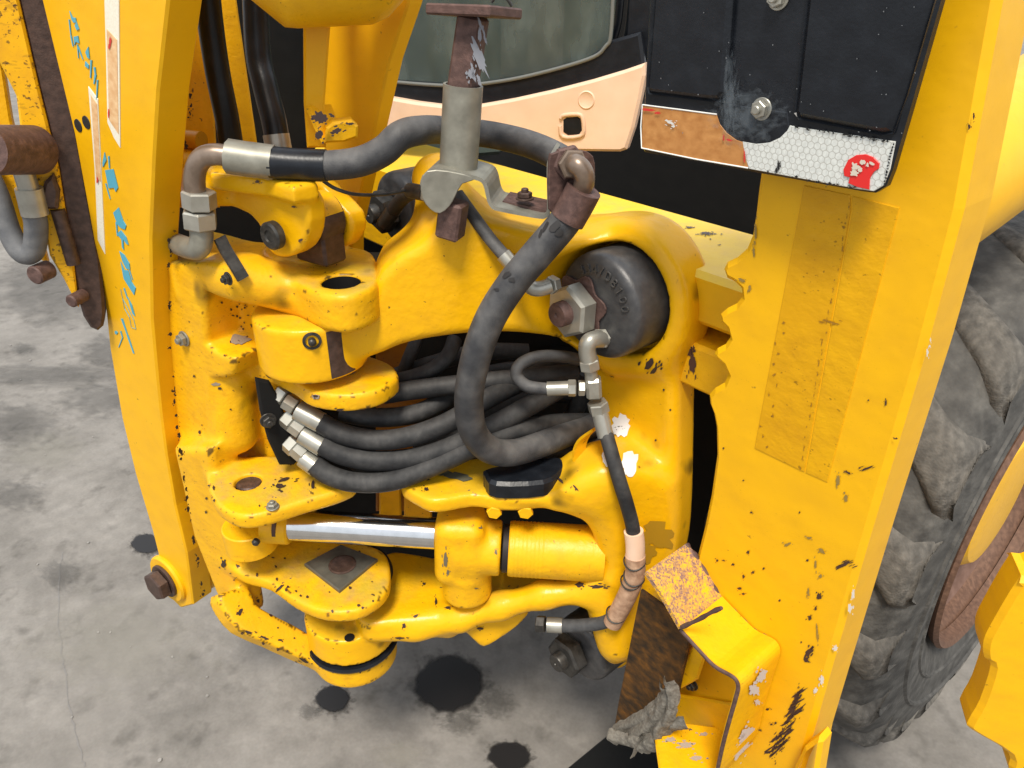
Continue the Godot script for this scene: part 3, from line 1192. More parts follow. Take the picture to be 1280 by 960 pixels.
func on_cast(k: Cast, list: Array, parent: Node3D, m: Material, called := "paint_chips") -> void:
	# ragged chips that follow a casting: px, py, rx, ry, tilt
	var o := mb()
	var nz := FastNoiseLite.new()
	nz.frequency = 1.1
	for c in (scatter(list) if called == "paint_chips" else list):
		nz.seed = int(c[0] * 13 + c[1] * 7)
		var tilt: float = deg_to_rad(c[4]) if c.size() > 4 else 0.0
		var big := maxf(c[2], c[3]) > 9.0
		var rings := 3 if big else 1
		var seg := 22 if big else (12 if maxf(c[2], c[3]) > 1.5 else 6)
		var ids := []
		var ok := true
		var c3 := k.hit(EYE, ray(c[0], c[1]))
		if c3 == Vector3.INF:
			continue
		var pts := [c3]
		for ring in rings:
			for i in seg:
				var a := TAU * i / seg
				var q := 1.0 + 0.5 * nz.get_noise_2d(cos(a) * 1.2, sin(a) * 1.2) + 0.3 * nz.get_noise_2d(cos(a) * 3.0, sin(a) * 3.0)
				q *= float(ring + 1) / rings
				var e := Vector2(cos(a) * c[2], sin(a) * c[3]).rotated(tilt) * q
				var h := k.hit(EYE, ray(c[0] + e.x, c[1] + e.y))
				if h == Vector3.INF or h.distance_to(c3) > 0.0035 * maxf(c[2], c[3]) + 0.008:
					ok = false
					break
				pts.append(h)
			if not ok:
				break
		if not ok:
			continue
		for h in pts:
			var g := k.slope(h)
			ids.append(o.vert(h + g * 0.0011, g))
		for i in seg:
			o.tri(ids[0], ids[1 + i], ids[1 + (i + 1) % seg])
			for ring in rings - 1:
				var x := 1 + ring * seg
				o.quad(ids[x + i], ids[x + seg + i], ids[x + seg + (i + 1) % seg], ids[x + (i + 1) % seg])
	if o.v.size() == 0:
		return
	var p := part(called, o.done(), m, parent)
	p.set_meta("kind", "stuff")

func build_rear_frame() -> void:
	var p0 := C0 - NV * 0.085
	var b := onp(870, 360, p0, NV)
	var t := thing("frame_rails", "yellow rear frame rails crossing behind the carriage and leg", "frame", Vector3(b.x, 0, b.z))
	var yt := onp(830, 326, p0, NV).y
	var a := onp(900, 340, p0, NV)
	var depth := 0.20
	var th := 0.075
	var c := a + L * 0.45 + FW * depth * 0.5
	c.y = yt - th * 0.5
	var rb := mb(YEL)
	add_box(rb, c, Basis(L, UP, NV), Vector3(1.3, th, depth), 0.008)
	for i in rb.v.size():   # paler top: bleached paint, with sky reflection put into the colour
		if rb.n[i].y > 0.6:
			rb.c[i] = Color(0.86, 0.59, 0.25)
	var rail := part("top_rail", rb.done(), M.clean, t)
	var fl := []
	for i in 26:
		fl.append([rng.randf_range(740, 915), 0.0, rng.randf_range(0.8, 3.2), rng.randf_range(0.5, 1.2)])
		fl[i][1] = 268 + (fl[i][0] - 740) * 0.17 + rng.randf_range(-4, 12)
	fl.append([882, 292, 8, 2]); fl.append([862, 285, 5, 1.5]); fl.append([857, 298, 4, 2])
	chips(fl, Vector3(0, yt, 0), UP, rail, flake(Color(0.36, 0.33, 0.31)))
	# rail top above: fading plus painted sky reflection
	var low := onp(880, 458, p0, NV)
	var c2 := low + L * 0.40 + FW * 0.05
	c2.y = onp(850, 452, p0, NV).y
	part("lower_rail", box(c2, Basis(L, UP, NV), Vector3(1.1, 0.07, 0.1), 0.006, YEL), M.worn, t)
	var c3 := c2 + UP * 0.055 + FW * 0.10
	part("rail_web", box(c3, Basis(L, UP, NV), Vector3(1.1, 0.09, 0.02), 0.003, Color(0.03, 0.025, 0.02)), M.flat, t)
	chips([[857, 352, 5, 14, -4], [855, 365, 6, 12]], p0, NV, rail, flake(Color(0.30, 0.19, 0.14)), "rust_patch")
	chips([[866, 455, 5, 16], [862, 440, 6, 6]], onp(866, 455, p0, NV), NV, rail, flake(Color(0.30, 0.19, 0.14)), "rust_patch")

func build_stabiliser() -> void:
	var p0 := C0 + NV * 0.01
	var b := onp(1030, 900, p0, NV)
	var t := thing("stabiliser_leg", "tall yellow stabiliser leg with notched left edge and tape marks", "stabiliser", Vector3(b.x, 0, b.z))
	var out := [972, -400, 960, -80, 955, 100, 950, 200, 945, 235, 941, 270, 937, 295, 930, 312, 918, 323, 905, 329, 901, 338, 905, 349, 915, 354, 923, 362, 924, 372, 917, 381, 905, 387, 897, 394, 898, 404, 906, 412, 909, 423, 903, 432, 893, 437, 889, 444, 894, 451, 902, 458, 907, 469, 902, 480, 890, 487, 883, 495, 884, 506, 889, 519, 892, 535, 893, 570, 886, 620, 878, 660, 868, 700, 858, 770, 845, 850, 835, 920, 822, 1010, 995, 1010, 1008, 940, 1030, 862, 1082, 682, 1154, 442, 1202, 262, 1250, 0, 1264, -80, 1320, -400]
	part("leg_housing", plate(pxp(out, p0, NV), NV, 0.075, 0.007, YEL), M.clean, t)
	# welded rail ends that show in the notches
	var tape := Color(0.74, 0.375, 0.004)
	var tp := part("tape_mark", plate(pxp([1005, 232, 1062, 244, 1063, 262, 1005, 590, 943, 560], p0 + NV * 0.0012, NV), NV, 0.002, 0.0004, tape), M.worn, t)
	part("tape_mark", plate(pxp([1065, 245, 1124, 260, 1034, 603, 1007, 591, 1066, 262], p0 + NV * 0.0010, NV), NV, 0.002, 0.0004, Color(0.78, 0.405, 0.004)), M.worn, t)
	var seam := []
	for i in 26:
		var f := i / 25.0
		seam.append([lerpf(1063, 1000, f) + rng.randf_range(-2, 2), lerpf(258, 585, f), rng.randf_range(0.3, 0.9), rng.randf_range(1, 5), 0.1])
		if i > 12:
			seam.append([lerpf(1005, 946, f) + rng.randf_range(0, 14), lerpf(235, 558, f), rng.randf_range(0.8, 2.2), rng.randf_range(0.8, 2.5)])
	seam.append([1040, 402, 12, 1.5, 3])
	chips(seam, p0, NV, tp, flake(Color(0.60, 0.42, 0.06)), "glue_residue", 0.0018)
	var dk := [[1218, 145, 1.5, 5], [1212, 158, 2, 4], [905, 760, 3, 5], [897, 700, 2, 2], [917, 705, 2, 2], [930, 720, 2, 3], [942, 715, 2, 2], [955, 710, 1.5, 1.5], [1025, 745, 4, 5], [1020, 760, 2, 3], [1013, 772, 3, 4], [1012, 815, 3, 8, 2], [1008, 824, 4, 4], [1056, 705, 12, 2.5, -5], [1060, 590, 5, 1.5, 2], [960, 940, 5, 2], [950, 912, 3, 1], [965, 905, 2, 2], [970, 903, 2, 2], [960, 886, 3, 2], [975, 750, 1.5, 1.5], [1010, 700, 1.5, 1.5], [1002, 802, 1, 1.5], [1108, 503, 1.5, 5], [1120, 548, 4, 1.2], [1084, 585, 10, 1.5, -3], [940, 640, 2, 1.5], [1000, 640, 1, 1.5], [930, 600, 1.2, 1], [965, 520, 1, 1], [905, 560, 1.2, 1.5], [1086, 500, 1.2, 1.2], [905, 700, 2, 1.2], [936, 690, 2, 3], [925, 735, 3, 2], [930, 742, 3, 1.5]]
	for i in 34:   # a sheaf of scratches at the foot of the leg
		var f := rng.randf()
		dk.append([lerpf(1004, 966, f) + rng.randf_range(-8, 8), lerpf(866, 945, f) + rng.randf_range(-5, 5), rng.randf_range(0.7, 1.5), rng.randf_range(3, 9), rng.randf_range(0.6, 1.4)])
	chips(dk, p0, NV, t, flake(Color(0.25, 0.16, 0.12)))
	var gr := [[985, 680, 5, 2, -2], [1012, 672, 4, 2], [1028, 688, 4, 2, 3], [1020, 705, 1.5, 7], [1026, 720, 3, 3], [1011, 740, 1.5, 7], [1022, 790, 1.2, 12], [945, 290, 2, 12], [943, 315, 1.5, 8], [928, 350, 5, 2, 2], [938, 360, 2, 5], [1048, 600, 3, 8], [1058, 622, 3, 6]]
	chips(gr, p0, NV, t, flake(Color(0.56, 0.46, 0.22)))
	chips([[1067, 742, 2, 8], [1063, 760, 3, 7], [1045, 810, 3, 5], [1028, 850, 3, 8], [1020, 862, 3, 4], [1160, 440, 1.5, 6], [1164, 425, 1.2, 3], [1163, 432, 1.5, 2]], p0, NV, t, flake(Color(0.83, 0.80, 0.76)), "bare_scratches")
	# lower toe of the leg
	part("leg_toe", plate(pxp([980, 1010, 992, 960, 1004, 935, 1022, 922, 1027, 930, 1020, 975, 1010, 1010], p0 + NV * 0.022, NV), NV, 0.03, 0.005, YEL), M.clean, t)
	# number plate backing of black plastic
	var q := p0 + NV * 0.045
	var bp := thing("black_marker_plate", "black plastic plate with worn honeycomb reflector strip along bottom edge", "plate", onp(950, 200, q, NV))
	part("backing", plate(pxp([826, -260, 814, -80, 800, 185, 804, 191, 930, 214, 1075, 240, 1092, 242, 1105, 234, 1113, 214, 1140, 120, 1185, -40, 1196, -80, 1240, -260], q, NV), NV, 0.016, 0.004), M.black, bp)
	part("raised_panel", plate(pxp([820, -80, 806, 110, 808, 118, 880, 127, 898, 128, 906, 118, 921, -80], q + NV * 0.007, NV), NV, 0.010, 0.0065), M.black, bp)
	part("raised_panel", plate(pxp([1014, -80, 990, 142, 996, 150, 1100, 170, 1114, 168, 1132, 118, 1178, -40, 1188, -80], q + NV * 0.007, NV), NV, 0.010, 0.0065), M.black, bp)
	var bo := mb()
	add_bolt(bo, onp(953, 136, q, NV), NV, 0.0085)
	part("bolt", bo.done(), M.zinc, bp)
	bo = mb()
	add_bolt(bo, onp(974, -3, q, NV), NV, 0.0085)
	part("bolt", bo.done(), M.zinc, bp)
	var smoke := soft_stain_mat("pale_smear", Color(0.50, 0.54, 0.57), 66, 0.30, 1.3)
	for s in [[935, 145, 60, 44], [915, 120, 14, 70]]:
		var sm := mb()
		var sc := onp(s[0], s[1], q, NV) + NV * 0.0046
		var sx := onp(s[0] + s[2], s[1], q, NV) + NV * 0.0046 - sc
		var sy := onp(s[0], s[1] + s[3], q, NV) + NV * 0.0046 - sc
		sm.quad(sm.vert(sc - sx - sy, NV, Vector2(0, 0)), sm.vert(sc + sx - sy, NV, Vector2(1, 0)), sm.vert(sc + sx + sy, NV, Vector2(1, 1)), sm.vert(sc - sx + sy, NV, Vector2(0, 1)))
		part("pale_smear", sm.done(), smoke, bp)
	var lip := []
	for i in 15:
		var a := PI * i / 14.0
		lip.append(onp(941 - 46 * cos(a), 150 + 8 * -cos(a) + 30 * sin(a), q, NV) + NV * 0.001)
	lip.append(onp(985, 140, q, NV) + NV * 0.001)
	lip.append(onp(900, 128, q, NV) + NV * 0.001)
	part("raised_lip", plate(lip, NV, 0.003, 0.0012), M.black, bp)
	# reflector: amber-brown end and white honeycomb end with remains of a red emblem
	var hw := 168
	var hh := 194
	var im := Image.create_empty(hw, hh, false, Image.FORMAT_RGB8)
	var cw := hw / 6.0
	var chh := hh / 8.0
	var nn := noise_bytes(256, 256, 0.04, 4, 77)
	for y in hh:
		for x in hw:
			var d1 := 1e9
			var d2 := 1e9
			for j in 10:
				var cy := (j - 0.5) * chh
				if absf(cy - y) > chh * 1.3:
					continue
				for i in 9:
					var cx := (i - 1 + (0.5 if j % 2 else 0.0)) * cw
					var d := Vector2(x - cx, (y - cy)).length()
					if d < d1:
						d2 = d1; d1 = d
					elif d < d2:
						d2 = d
			var e := clampf((d2 - d1) / 4.0, 0.0, 1.0)
			var s := 0.86 + 0.12 * nn[y * 256 + x] / 255.0
			var c := Color(0.62, 0.61, 0.58).lerp(Color(0.88, 0.89, 0.87) * s, e)
			im.set_pixel(x, y, c)
	var hex := mat("honeycomb_reflector", ImageTexture.create_from_image(im), 0.35)
	hex.uv1_scale = Vector3(1.0 / 0.038, 1.0 / 0.044, 1)
	var amber := mat("aged_amber_film", mottle(256, 71, Color(0.62, 0.40, 0.20), Color(0.82, 0.60, 0.36), 0.03), 0.4, 0.0, 0.12)
	var w := [928, 177, 945, 180, 962, 178, 975, 172, 984, 163, 987, 157, 1010, 161, 1060, 168, 1119, 177, 1112, 212, 1104, 232, 1092, 239, 1070, 236, 1000, 223, 936, 211, 931, 196]
	var ref := part("reflector_film", plate(pxp(w, q + NV * 0.0013, NV), NV, 0.002, 0.0004), hex, bp, "white honeycomb reflector film with red remains")
	part("reflector_film", plate(pxp([803, 131, 850, 137, 896, 143, 900, 155, 908, 166, 920, 175, 929, 178, 932, 196, 935, 210, 870, 199, 802, 185], q + NV * 0.0012, NV), NV, 0.002, 0.0004), amber, bp, "faded brown reflector film")
	var edge := mb(Color(0.80, 0.80, 0.77))
	add_tube(edge, PackedVector3Array(pxp([803, 131, 850, 137, 896, 143], q + NV * 0.0012, NV)), 0.0008, 6)
	add_tube(edge, PackedVector3Array(pxp([803, 131, 801, 158, 802, 185, 870, 199, 935, 210], q + NV * 0.0012, NV)), 0.0008, 6)
	part("film_edge", edge.done(), M.flat, bp)
	chips([[838, 153, 7, 2, 3], [842, 158, 3, 2]], q + NV * 0.0024, NV, bp, flake(Color(0.82, 0.82, 0.80)), "film_tear", 0.0006)
	chips([[905, 172, 1, 4], [912, 175, 4, 1.2, 1], [931, 196, 1.2, 8], [810, 137, 8, 1.5, 1], [822, 141, 4, 1.5]], q + NV * 0.0024, NV, bp, flake(Color(0.78, 0.20, 0.16)), "red_print", 0.0006)
	# the red emblem with its worn middle
	var em := pxp([1054, 212, 1060, 200, 1070, 194, 1082, 193, 1092, 197, 1099, 204, 1098, 211, 1092, 215, 1087, 223, 1086, 237, 1072, 234, 1060, 229, 1062, 222, 1055, 220], q + NV * 0.0026, NV)
	part("red_emblem", plate(em, NV, 0.0014, 0.0003), flake(Color(0.84, 0.15, 0.14), 0.4), ref)
	chips([[1070, 208, 5, 4, 2], [1079, 203, 4, 3], [1068, 216, 5, 4], [1076, 212, 3, 3], [1085, 206, 2, 3], [1090, 204, 3, 1.5, 2]], q + NV * 0.0028, NV, ref, flake(Color(0.80, 0.76, 0.70)), "worn_print", 0.0008)
	var nick := []
	for i in 34:
		var f := rng.randf()
		nick.append([lerpf(990, 1118, f), lerpf(158, 177, f) + rng.randf_range(-1.0, 1.5), rng.randf_range(1, 3), rng.randf_range(0.6, 2)])
	for i in 16:
		var f := rng.randf()
		nick.append([lerpf(960, 1090, f), lerpf(216, 239, f) + rng.randf_range(-2, 1), rng.randf_range(1, 3), rng.randf_range(0.6, 2.2)])
	for i in 14:
		nick.append([lerpf(1117, 1106, i / 13.0) + rng.randf_range(-1, 1), lerpf(180, 230, i / 13.0), rng.randf_range(0.8, 1.8), rng.randf_range(1, 3)])
	nick.append([974, 207, 2, 8]); nick.append([971, 213, 2, 4])
	chips(nick, q + NV * 0.0013, NV, ref, flake(Color(0.10, 0.105, 0.11), 0.4), "film_nicks")
	var sp := []
	for i in 34:
		sp.append([rng.randf_range(818, 1150), rng.randf_range(0, 168), rng.randf_range(0.4, 0.9), rng.randf_range(0.4, 1.0)])
	chips(sp, q + NV * 0.007, NV, bp, flake(Color(0.45, 0.46, 0.47)), "specks")

func build_guard() -> void:
	var p0 := C0 + NV * 0.098
	var b := onp(860, 940, p0, NV)
	var t := thing("step_bracket", "bent yellow step bracket with rusty top lip on leg", "bracket", b)
	var lip := mb()
	var wd := -NV * 0.088
	add_fold(lip, pxp([806, 716, 822, 738, 850, 786], p0, NV), wd, 0.007, 3)
	part("top_lip", lip.done(), M.pitted, t, "rusty pitted top lip")
	var body := mb(YEL)
	add_fold(body, pxp([851, 787, 870, 808, 893, 832, 912, 843, 920, 849, 923, 858, 920, 872, 912, 900, 904, 930, 897, 962, 880, 985], p0 + NV * 0.002, NV), wd, 0.008, 3)
	var bd := part("folded_plate", body.done(), M.worn, t)
	# brown bare edge of the plate
	var ed := mb()
	add_tube(ed, spline(pxp([851, 787, 870, 808, 893, 832, 912, 843, 920, 849, 923, 858, 920, 872, 912, 900, 904, 930, 897, 962], p0 + NV * 0.002, NV), 3), 0.0030, 8)
	part("bare_edge", ed.done(), M.rust, bd)
	var wl := mb()
	add_tube(wl, spline(pxp([852, 784, 872, 775, 890, 765, 902, 760], p0 + NV * 0.008, NV), 3), 0.003, 8, true, 0.2)
	var lipm := []
	for q in pxp([806, 716, 822, 738, 850, 786, 870, 808, 893, 832, 912, 843], p0, NV):
		lipm.append(q + wd + NV * 0.001)
	add_tube(wl, spline(lipm, 8), 0.0045, 8, true, 0.3)
	part("weld_bead", wl.done(), M.rust, t)
	var back := mb()
	add_plate(back, pxp([800, 738, 858, 780, 862, 800, 838, 905, 832, 940, 766, 916, 772, 880], p0 - NV * 0.045, NV), NV, 0.008, 0.002)
	part("back_plate", back.done(), mat("grimy_rusty_plate", mottle(512, 81, Color(0.13, 0.10, 0.07), Color(0.52, 0.33, 0.09), 0.02, 6, 1.3), 0.75, 0.0, 0.22, Color.WHITE, grey_tex(256, 95, 0.08, 4), 0.1), t, "grimy dark plate under the lip")
	var inn := mb(YEL)
	add_plate(inn, pxp([868, 800, 884, 812, 872, 850, 850, 862, 852, 838], p0 - NV * 0.055, NV), NV, 0.006)
	add_plate(inn, pxp([845, 868, 915, 880, 900, 960, 838, 950], p0 - NV * 0.082, NV), NV, 0.006)
	part("inner_plate", inn.done(), M.worn, t)
	var fy := onp(862, 930, p0 - NV * 0.03, NV).y
	var fp := []
	for q in [[818, 918], [852, 902], [900, 908], [912, 930], [900, 975], [826, 975]]:
		fp.append(ony(q[0], q[1], fy))
	var flr := part("bottom_plate", plate(fp, UP, 0.008, 0.003, YEL), M.worn, t)
	chips([[858, 932, 10, 5], [880, 918, 6, 3], [838, 925, 8, 4], [870, 948, 9, 4]], Vector3(0, fy, 0), UP, flr, flake(Color(0.66, 0.60, 0.54)), "scrapes")
	var bo := mb()
	add_bolt(bo, onp(866, 855, p0 - NV * 0.075, NV), NV, 0.008)
	part("bolt", bo.done(), M.steel, t)
	var sa := onp(920, 872, p0 + NV * 0.002, NV)
	var sn := (onp(904, 930, p0 + NV * 0.002, NV) - sa).cross(NV).normalized()
	if sn.dot(EYE - sa) < 0:
		sn = -sn
	chips([[947, 842, 5, 9, 3], [938, 858, 6, 6, 4], [942, 874, 4, 3, 2], [929, 915, 6, 11, 5], [921, 935, 4, 12, 3]], sa, sn, bd, flake(Color(0.78, 0.74, 0.72)), "scrapes", 0.006)
	var pad := mb(Color(0.03, 0.028, 0.026))
	add_plate(pad, [ony(690, 975, 0.03), ony(774, 906, 0.03), ony(900, 890, 0.03), ony(930, 1000, 0.03)], UP, 0.03, 0.004)
	single("foot_pad", pad.done(), M.rubber, "flat black stabiliser foot pad lying on the concrete", "pad")
	# torn grey cover: strips and a flap
	var nz := FastNoiseLite.new()
	nz.frequency = 26.0
	nz.fractal_octaves = 3
	nz.seed = 5
	var rag := mb()
	var q0 := p0 - NV * 0.02
	for sheet in [
			[[772, 912, 800, 898, 826, 880, 842, 858], 9.0, 0.0], [[838, 846, 842, 868, 838, 892, 822, 916, 806, 936], 8.0, 0.012], [[766, 918, 785, 926, 806, 930, 824, 922], 12.0, 0.016],
			[[834, 852, 832, 880, 816, 902, 790, 922], 10.0, 0.006], [[812, 924, 836, 908, 862, 902], 9.0, 0.004], [[792, 944, 798, 930, 806, 916], 2.0, 0.02]]:
		var path := spline(pxp(sheet[0], q0 + NV * sheet[2], NV), 8)
		var first := rag.v.size()
		var k := path.size()
		for iy in k:
			var dir := (path[mini(iy + 1, k - 1)] - path[maxi(iy - 1, 0)]).normalized()
			var side := dir.cross(NV).normalized()
			for ix in 15:
				var u := ix / 7.0 - 1.0
				var wd2: float = sheet[1] * 0.00115 * (1.0 + 0.3 * nz.get_noise_1d(iy * 0.02 + sheet[1]))
				var p := path[iy] + side * u * wd2
				p += NV * (0.010 * (1.0 - u * u) + 0.010 * nz.get_noise_3dv(p * Vector3(1, 1, 1)))
				rag.vert(p, NV)
		for iy in k - 1:
			for ix in 14:
				var o := first + iy * 15 + ix
				rag.quad(o, o + 1, o + 16, o + 15)
		for o in range(first, rag.v.size()):
			var ix := (o - first) % 15
			var iy := (o - first) / 15
			var a := rag.v[o + 1 if ix < 14 else o] - rag.v[o - 1 if ix > 0 else o]
			var b2 := rag.v[o + 15 if iy < k - 1 else o] - rag.v[o - 15 if iy > 0 else o]
			var nn := a.cross(b2).normalized()
			rag.n[o] = nn if nn.dot(NV) > 0 else -nn
	single("torn_cover", rag.done(), M.cloth, "torn dirty grey cloth strips stuffed under the step bracket", "rag")

func build_clamps() -> void:
	var r := 0.078
	var spots := [
		["clamp_cylinder", C0, "black round clamp cap with part number and big nut, upper right", r],
		["clamp_cylinder", at(718, 818, 1.0) - NV * 0.01, "black clamp cap with nut hanging at the carriage bottom", r * 0.82],
		["clamp_cylinder", at(492, 262, 1.44), "black clamp cap half hidden behind the boom plate", r * 0.9]]
	for i in 3:
		var s = spots[i]
		var c: Vector3 = s[1]
		var q: float = s[3]
		var t := thing(s[0], s[2], "clamp", c, "clamp cylinders on the carriage")
		var cap := part("cap", lathe([Vector2(0, 0), Vector2(q - 0.016, 0), Vector2(q - 0.010, -0.0012), Vector2(q - 0.004, -0.005), Vector2(q - 0.001, -0.011), Vector2(q, -0.018), Vector2(q, -0.085), Vector2(q - 0.004, -0.09), Vector2(0, -0.09)], c, NV, 72), M.cap, t)
		# flip the profile's winding does not matter: normals come from it
		var nc := c + NV * 0.001 + (onp(727, 383, C0, NV) - C0) * (1.0 if i == 0 else 0.3)
		# tab washer with scalloped edge
		var wp := []
		for j in 48:
			var a := TAU * j / 48.0
			var rr := 0.045 + 0.006 * sin(a * 6.0)
			wp.append(nc + R * cos(a) * rr + UP * sin(a) * rr + NV * 0.003)
		if i == 0:
			part("tab_washer", plate(wp, NV, 0.003, 0.0006), M.rust, t)
		part("nut", hexnut(nc + NV * 0.003, NV, 0.040, 0.030, 0.25 + i * 0.4), M.zinc if i == 0 else M.steel, t)
		part("stud", lathe([Vector2(0.018, 0), Vector2(0.018, 0.046), Vector2(0.0165, 0.049), Vector2(0.004, 0.0495), Vector2(0.003, 0.0475), Vector2(0, 0.0475)], nc, NV, 32), M.rust if i == 0 else M.steel, t)
		if i == 0:
			# raised cast digits round the rim
			var txt := "334/D8100"
			for j in txt.length():
				var a := deg_to_rad(121.0 - j * 13.0)
				var rr := 0.0565
				var tmz := TextMesh.new()
				var f := SystemFont.new()
				f.font_names = PackedStringArray(["Droid Sans"])
				tmz.font = f
				tmz.text = txt[j]
				tmz.font_size = 32
				tmz.pixel_size = 0.017 / 32.0
				tmz.depth = 0.0022
				var o := MeshInstance3D.new()
				o.name = "cast_digit"
				o.mesh = tmz
				o.material_override = M.cap
				var xx := R.rotated(NV, -(PI / 2 - a))
				var yy := UP.rotated(NV, -(PI / 2 - a))
				o.transform = Transform3D(Basis(xx, yy, NV), c + R * cos(a) * rr + UP * sin(a) * rr + NV * 0.0008 - t.position + (-t.position * 0.0))
				o.position = c + R * cos(a) * rr + UP * sin(a) * rr + NV * 0.0014
				cap.add_child(o, true)

var carriage: Cast
var kingpost: Cast

func ring(c: Vector3, r: float, a0: float, a1: float, k: int, ex: Vector3, ey: Vector3) -> Array:
	var out := []
	for i in k + 1:
		var a := deg_to_rad(lerpf(a0, a1, float(i) / k))
		out.append(c + ex * cos(a) * r + ey * sin(a) * r)
	return out

func build_carriage() -> void:
	var k := Cast.new()
	carriage = k
	var kb := Basis(Vector3.RIGHT, UP, Vector3.BACK)
	var t := thing("slew_carriage", "yellow cast slew carriage with large arched opening for hoses", "carriage", Vector3(0.0, 0.3, -1.1))
	# upper knuckle on the kingpin
	var yk := at(387, 418, 1.033).y
	k.disc(Vector3(PK.x, yk, PK.z), kb, 0.080, 0.085, 0.006, 0.0)
	# top beam from the knuckle to the clamp boss, in an upright plane from the front of the knuckle to behind the clamp
	var A := Vector3(PK.x, yk, PK.z) + az(-178.0) * 0.05
	var B := C0 - NV * 0.055
	var bn := (B - A).cross(UP)
	bn = (bn * Vector3(1, 0, 1)).normalized()
	if bn.z < 0:
		bn = -bn
	var pb := A
	k.slab(smooth_loop(pxp([420, 400, 455, 385, 475, 340, 500, 318, 528, 302, 544, 286, 552, 272, 580, 268, 620, 280, 670, 292, 720, 298, 770, 300, 800, 330, 800, 420, 770, 470, 740, 452, 700, 428, 650, 420, 600, 420, 550, 425, 505, 434, 470, 448, 430, 455, 412, 430], pb, bn), 3), bn, 0.12, 0.018, 0.02)
	# saddle up to the bracket
	k.bar(at(560, 275, 1.08), at(548, 225, 1.17), 0.033, 0.04, 0.05)
	# right arm with the clamp boss, in the plane of the clamps
	var pa := C0 - NV * 0.07
	var arm := smooth_loop(pxp([700, 300, 742, 290, 796, 296, 822, 318, 838, 362, 842, 420, 842, 520, 841, 640, 836, 695, 822, 745, 798, 795, 780, 830, 768, 840, 752, 835, 748, 812, 752, 780, 758, 745, 758, 690, 752, 640, 748, 595, 752, 555, 748, 510, 738, 470, 716, 440, 690, 420, 680, 360], pa, NV), 3)
	k.slab(arm, NV, 0.06, 0.018, 0.03)
	# recess round the cap with a raised rim
	k.disc(C0 - NV * 0.088, frame(NV), 0.112, 0.07, 0.016, 0.045)
	k.disc(C0 + NV * 0.11, frame(NV), 0.085, 0.40, 0.004, 0.010, true)
	# bridge over the ram, horizontal shelf with front lip
	var ys := onp(640, 600, at(640, 600, 0.99), Vector3.BACK).y
	var shelf := smooth_loop([ony(500, 600, ys), ony(540, 583, ys), ony(600, 570, ys), ony(700, 560, ys), ony(752, 590, ys), ony(745, 615, ys), ony(700, 622, ys), ony(680, 618, ys), ony(655, 622, ys), ony(620, 622, ys), ony(590, 618, ys), ony(545, 625, ys), ony(522, 618, ys)], 3)
	k.slab(shelf, UP, 0.028, 0.008, 0.02)
	k.bar(at(755, 600, 0.97), at(720, 625, 0.98), 0.03, 0.02, 0.03)
	# curved web from the shelf to the arm, over the barrel window
	k.slab(smooth_loop(pxp([632, 626, 668, 634, 705, 641, 736, 655, 752, 680, 757, 708, 752, 732, 772, 752, 800, 700, 796, 600, 748, 590, 700, 615], at(740, 670, 0.955), bn), 3), bn, 0.05, 0.012, 0.012)
	# thick lower end of the right arm, which closes the window round the barrel
	k.slab(smooth_loop(pxp([706, 618, 736, 640, 752, 664, 758, 694, 756, 722, 744, 742, 748, 780, 756, 822, 770, 834, 790, 812, 808, 775, 826, 735, 838, 690, 838, 610, 800, 585, 752, 590], at(770, 690, 0.942), bn), 2), bn, 0.09, 0.018, 0.04)
	# lower arm: thick plate from the lower knuckle to the right arm
	var yl := onp(600, 760, at(600, 760, 0.99), Vector3.BACK).y
	var lower := smooth_loop([ony(440, 730, yl), ony(480, 690, yl), ony(520, 690, yl), ony(600, 705, yl), ony(720, 715, yl), ony(790, 715, yl), ony(790, 745, yl), ony(740, 738, yl), ony(680, 736, yl), ony(630, 748, yl), ony(570, 766, yl), ony(490, 778, yl), ony(450, 775, yl)], 3)
	k.slab(lower, UP, 0.046, 0.014, 0.02)
	k.bar(at(760, 740, 0.975), at(775, 800, 0.955), 0.035, 0.03, 0.04)
	# rounded front lip of the lower arm, one run from the knuckle up into the right arm
	var lp := pxf([470, 786, 0.985, 520, 782, 0.982, 575, 772, 0.98, 625, 757, 0.978, 680, 743, 0.972, 735, 738, 0.966, 762, 716, 0.962])
	for i in 6:
		k.bar(lp[i], lp[i + 1], 0.0215, 0.0215, 0.02)
	# foot below the lower arm
	k.slab(smooth_loop(pxp([572, 772, 630, 768, 662, 764, 654, 778, 640, 790, 612, 808, 597, 807], at(620, 780, 0.985), bn), 3), bn, 0.035, 0.008, 0.012)
	# lower knuckle
	var yq := at(432, 775, 1.033).y
	k.disc(Vector3(PK.x, yq, PK.z), kb, 0.081, 0.062, 0.004, 0.0)
	k.bar(Vector3(PK.x + 0.05, yq, PK.z - 0.01), at(560, 780, 1.0), 0.028, 0.024, 0.02)
	var m := k.mesh(0.0042, cast_paint(1.0, 0.45, 0.04))
	part("casting", m, M.paint, t)
	print("carriage ", m.surface_get_array_len(0), " verts")
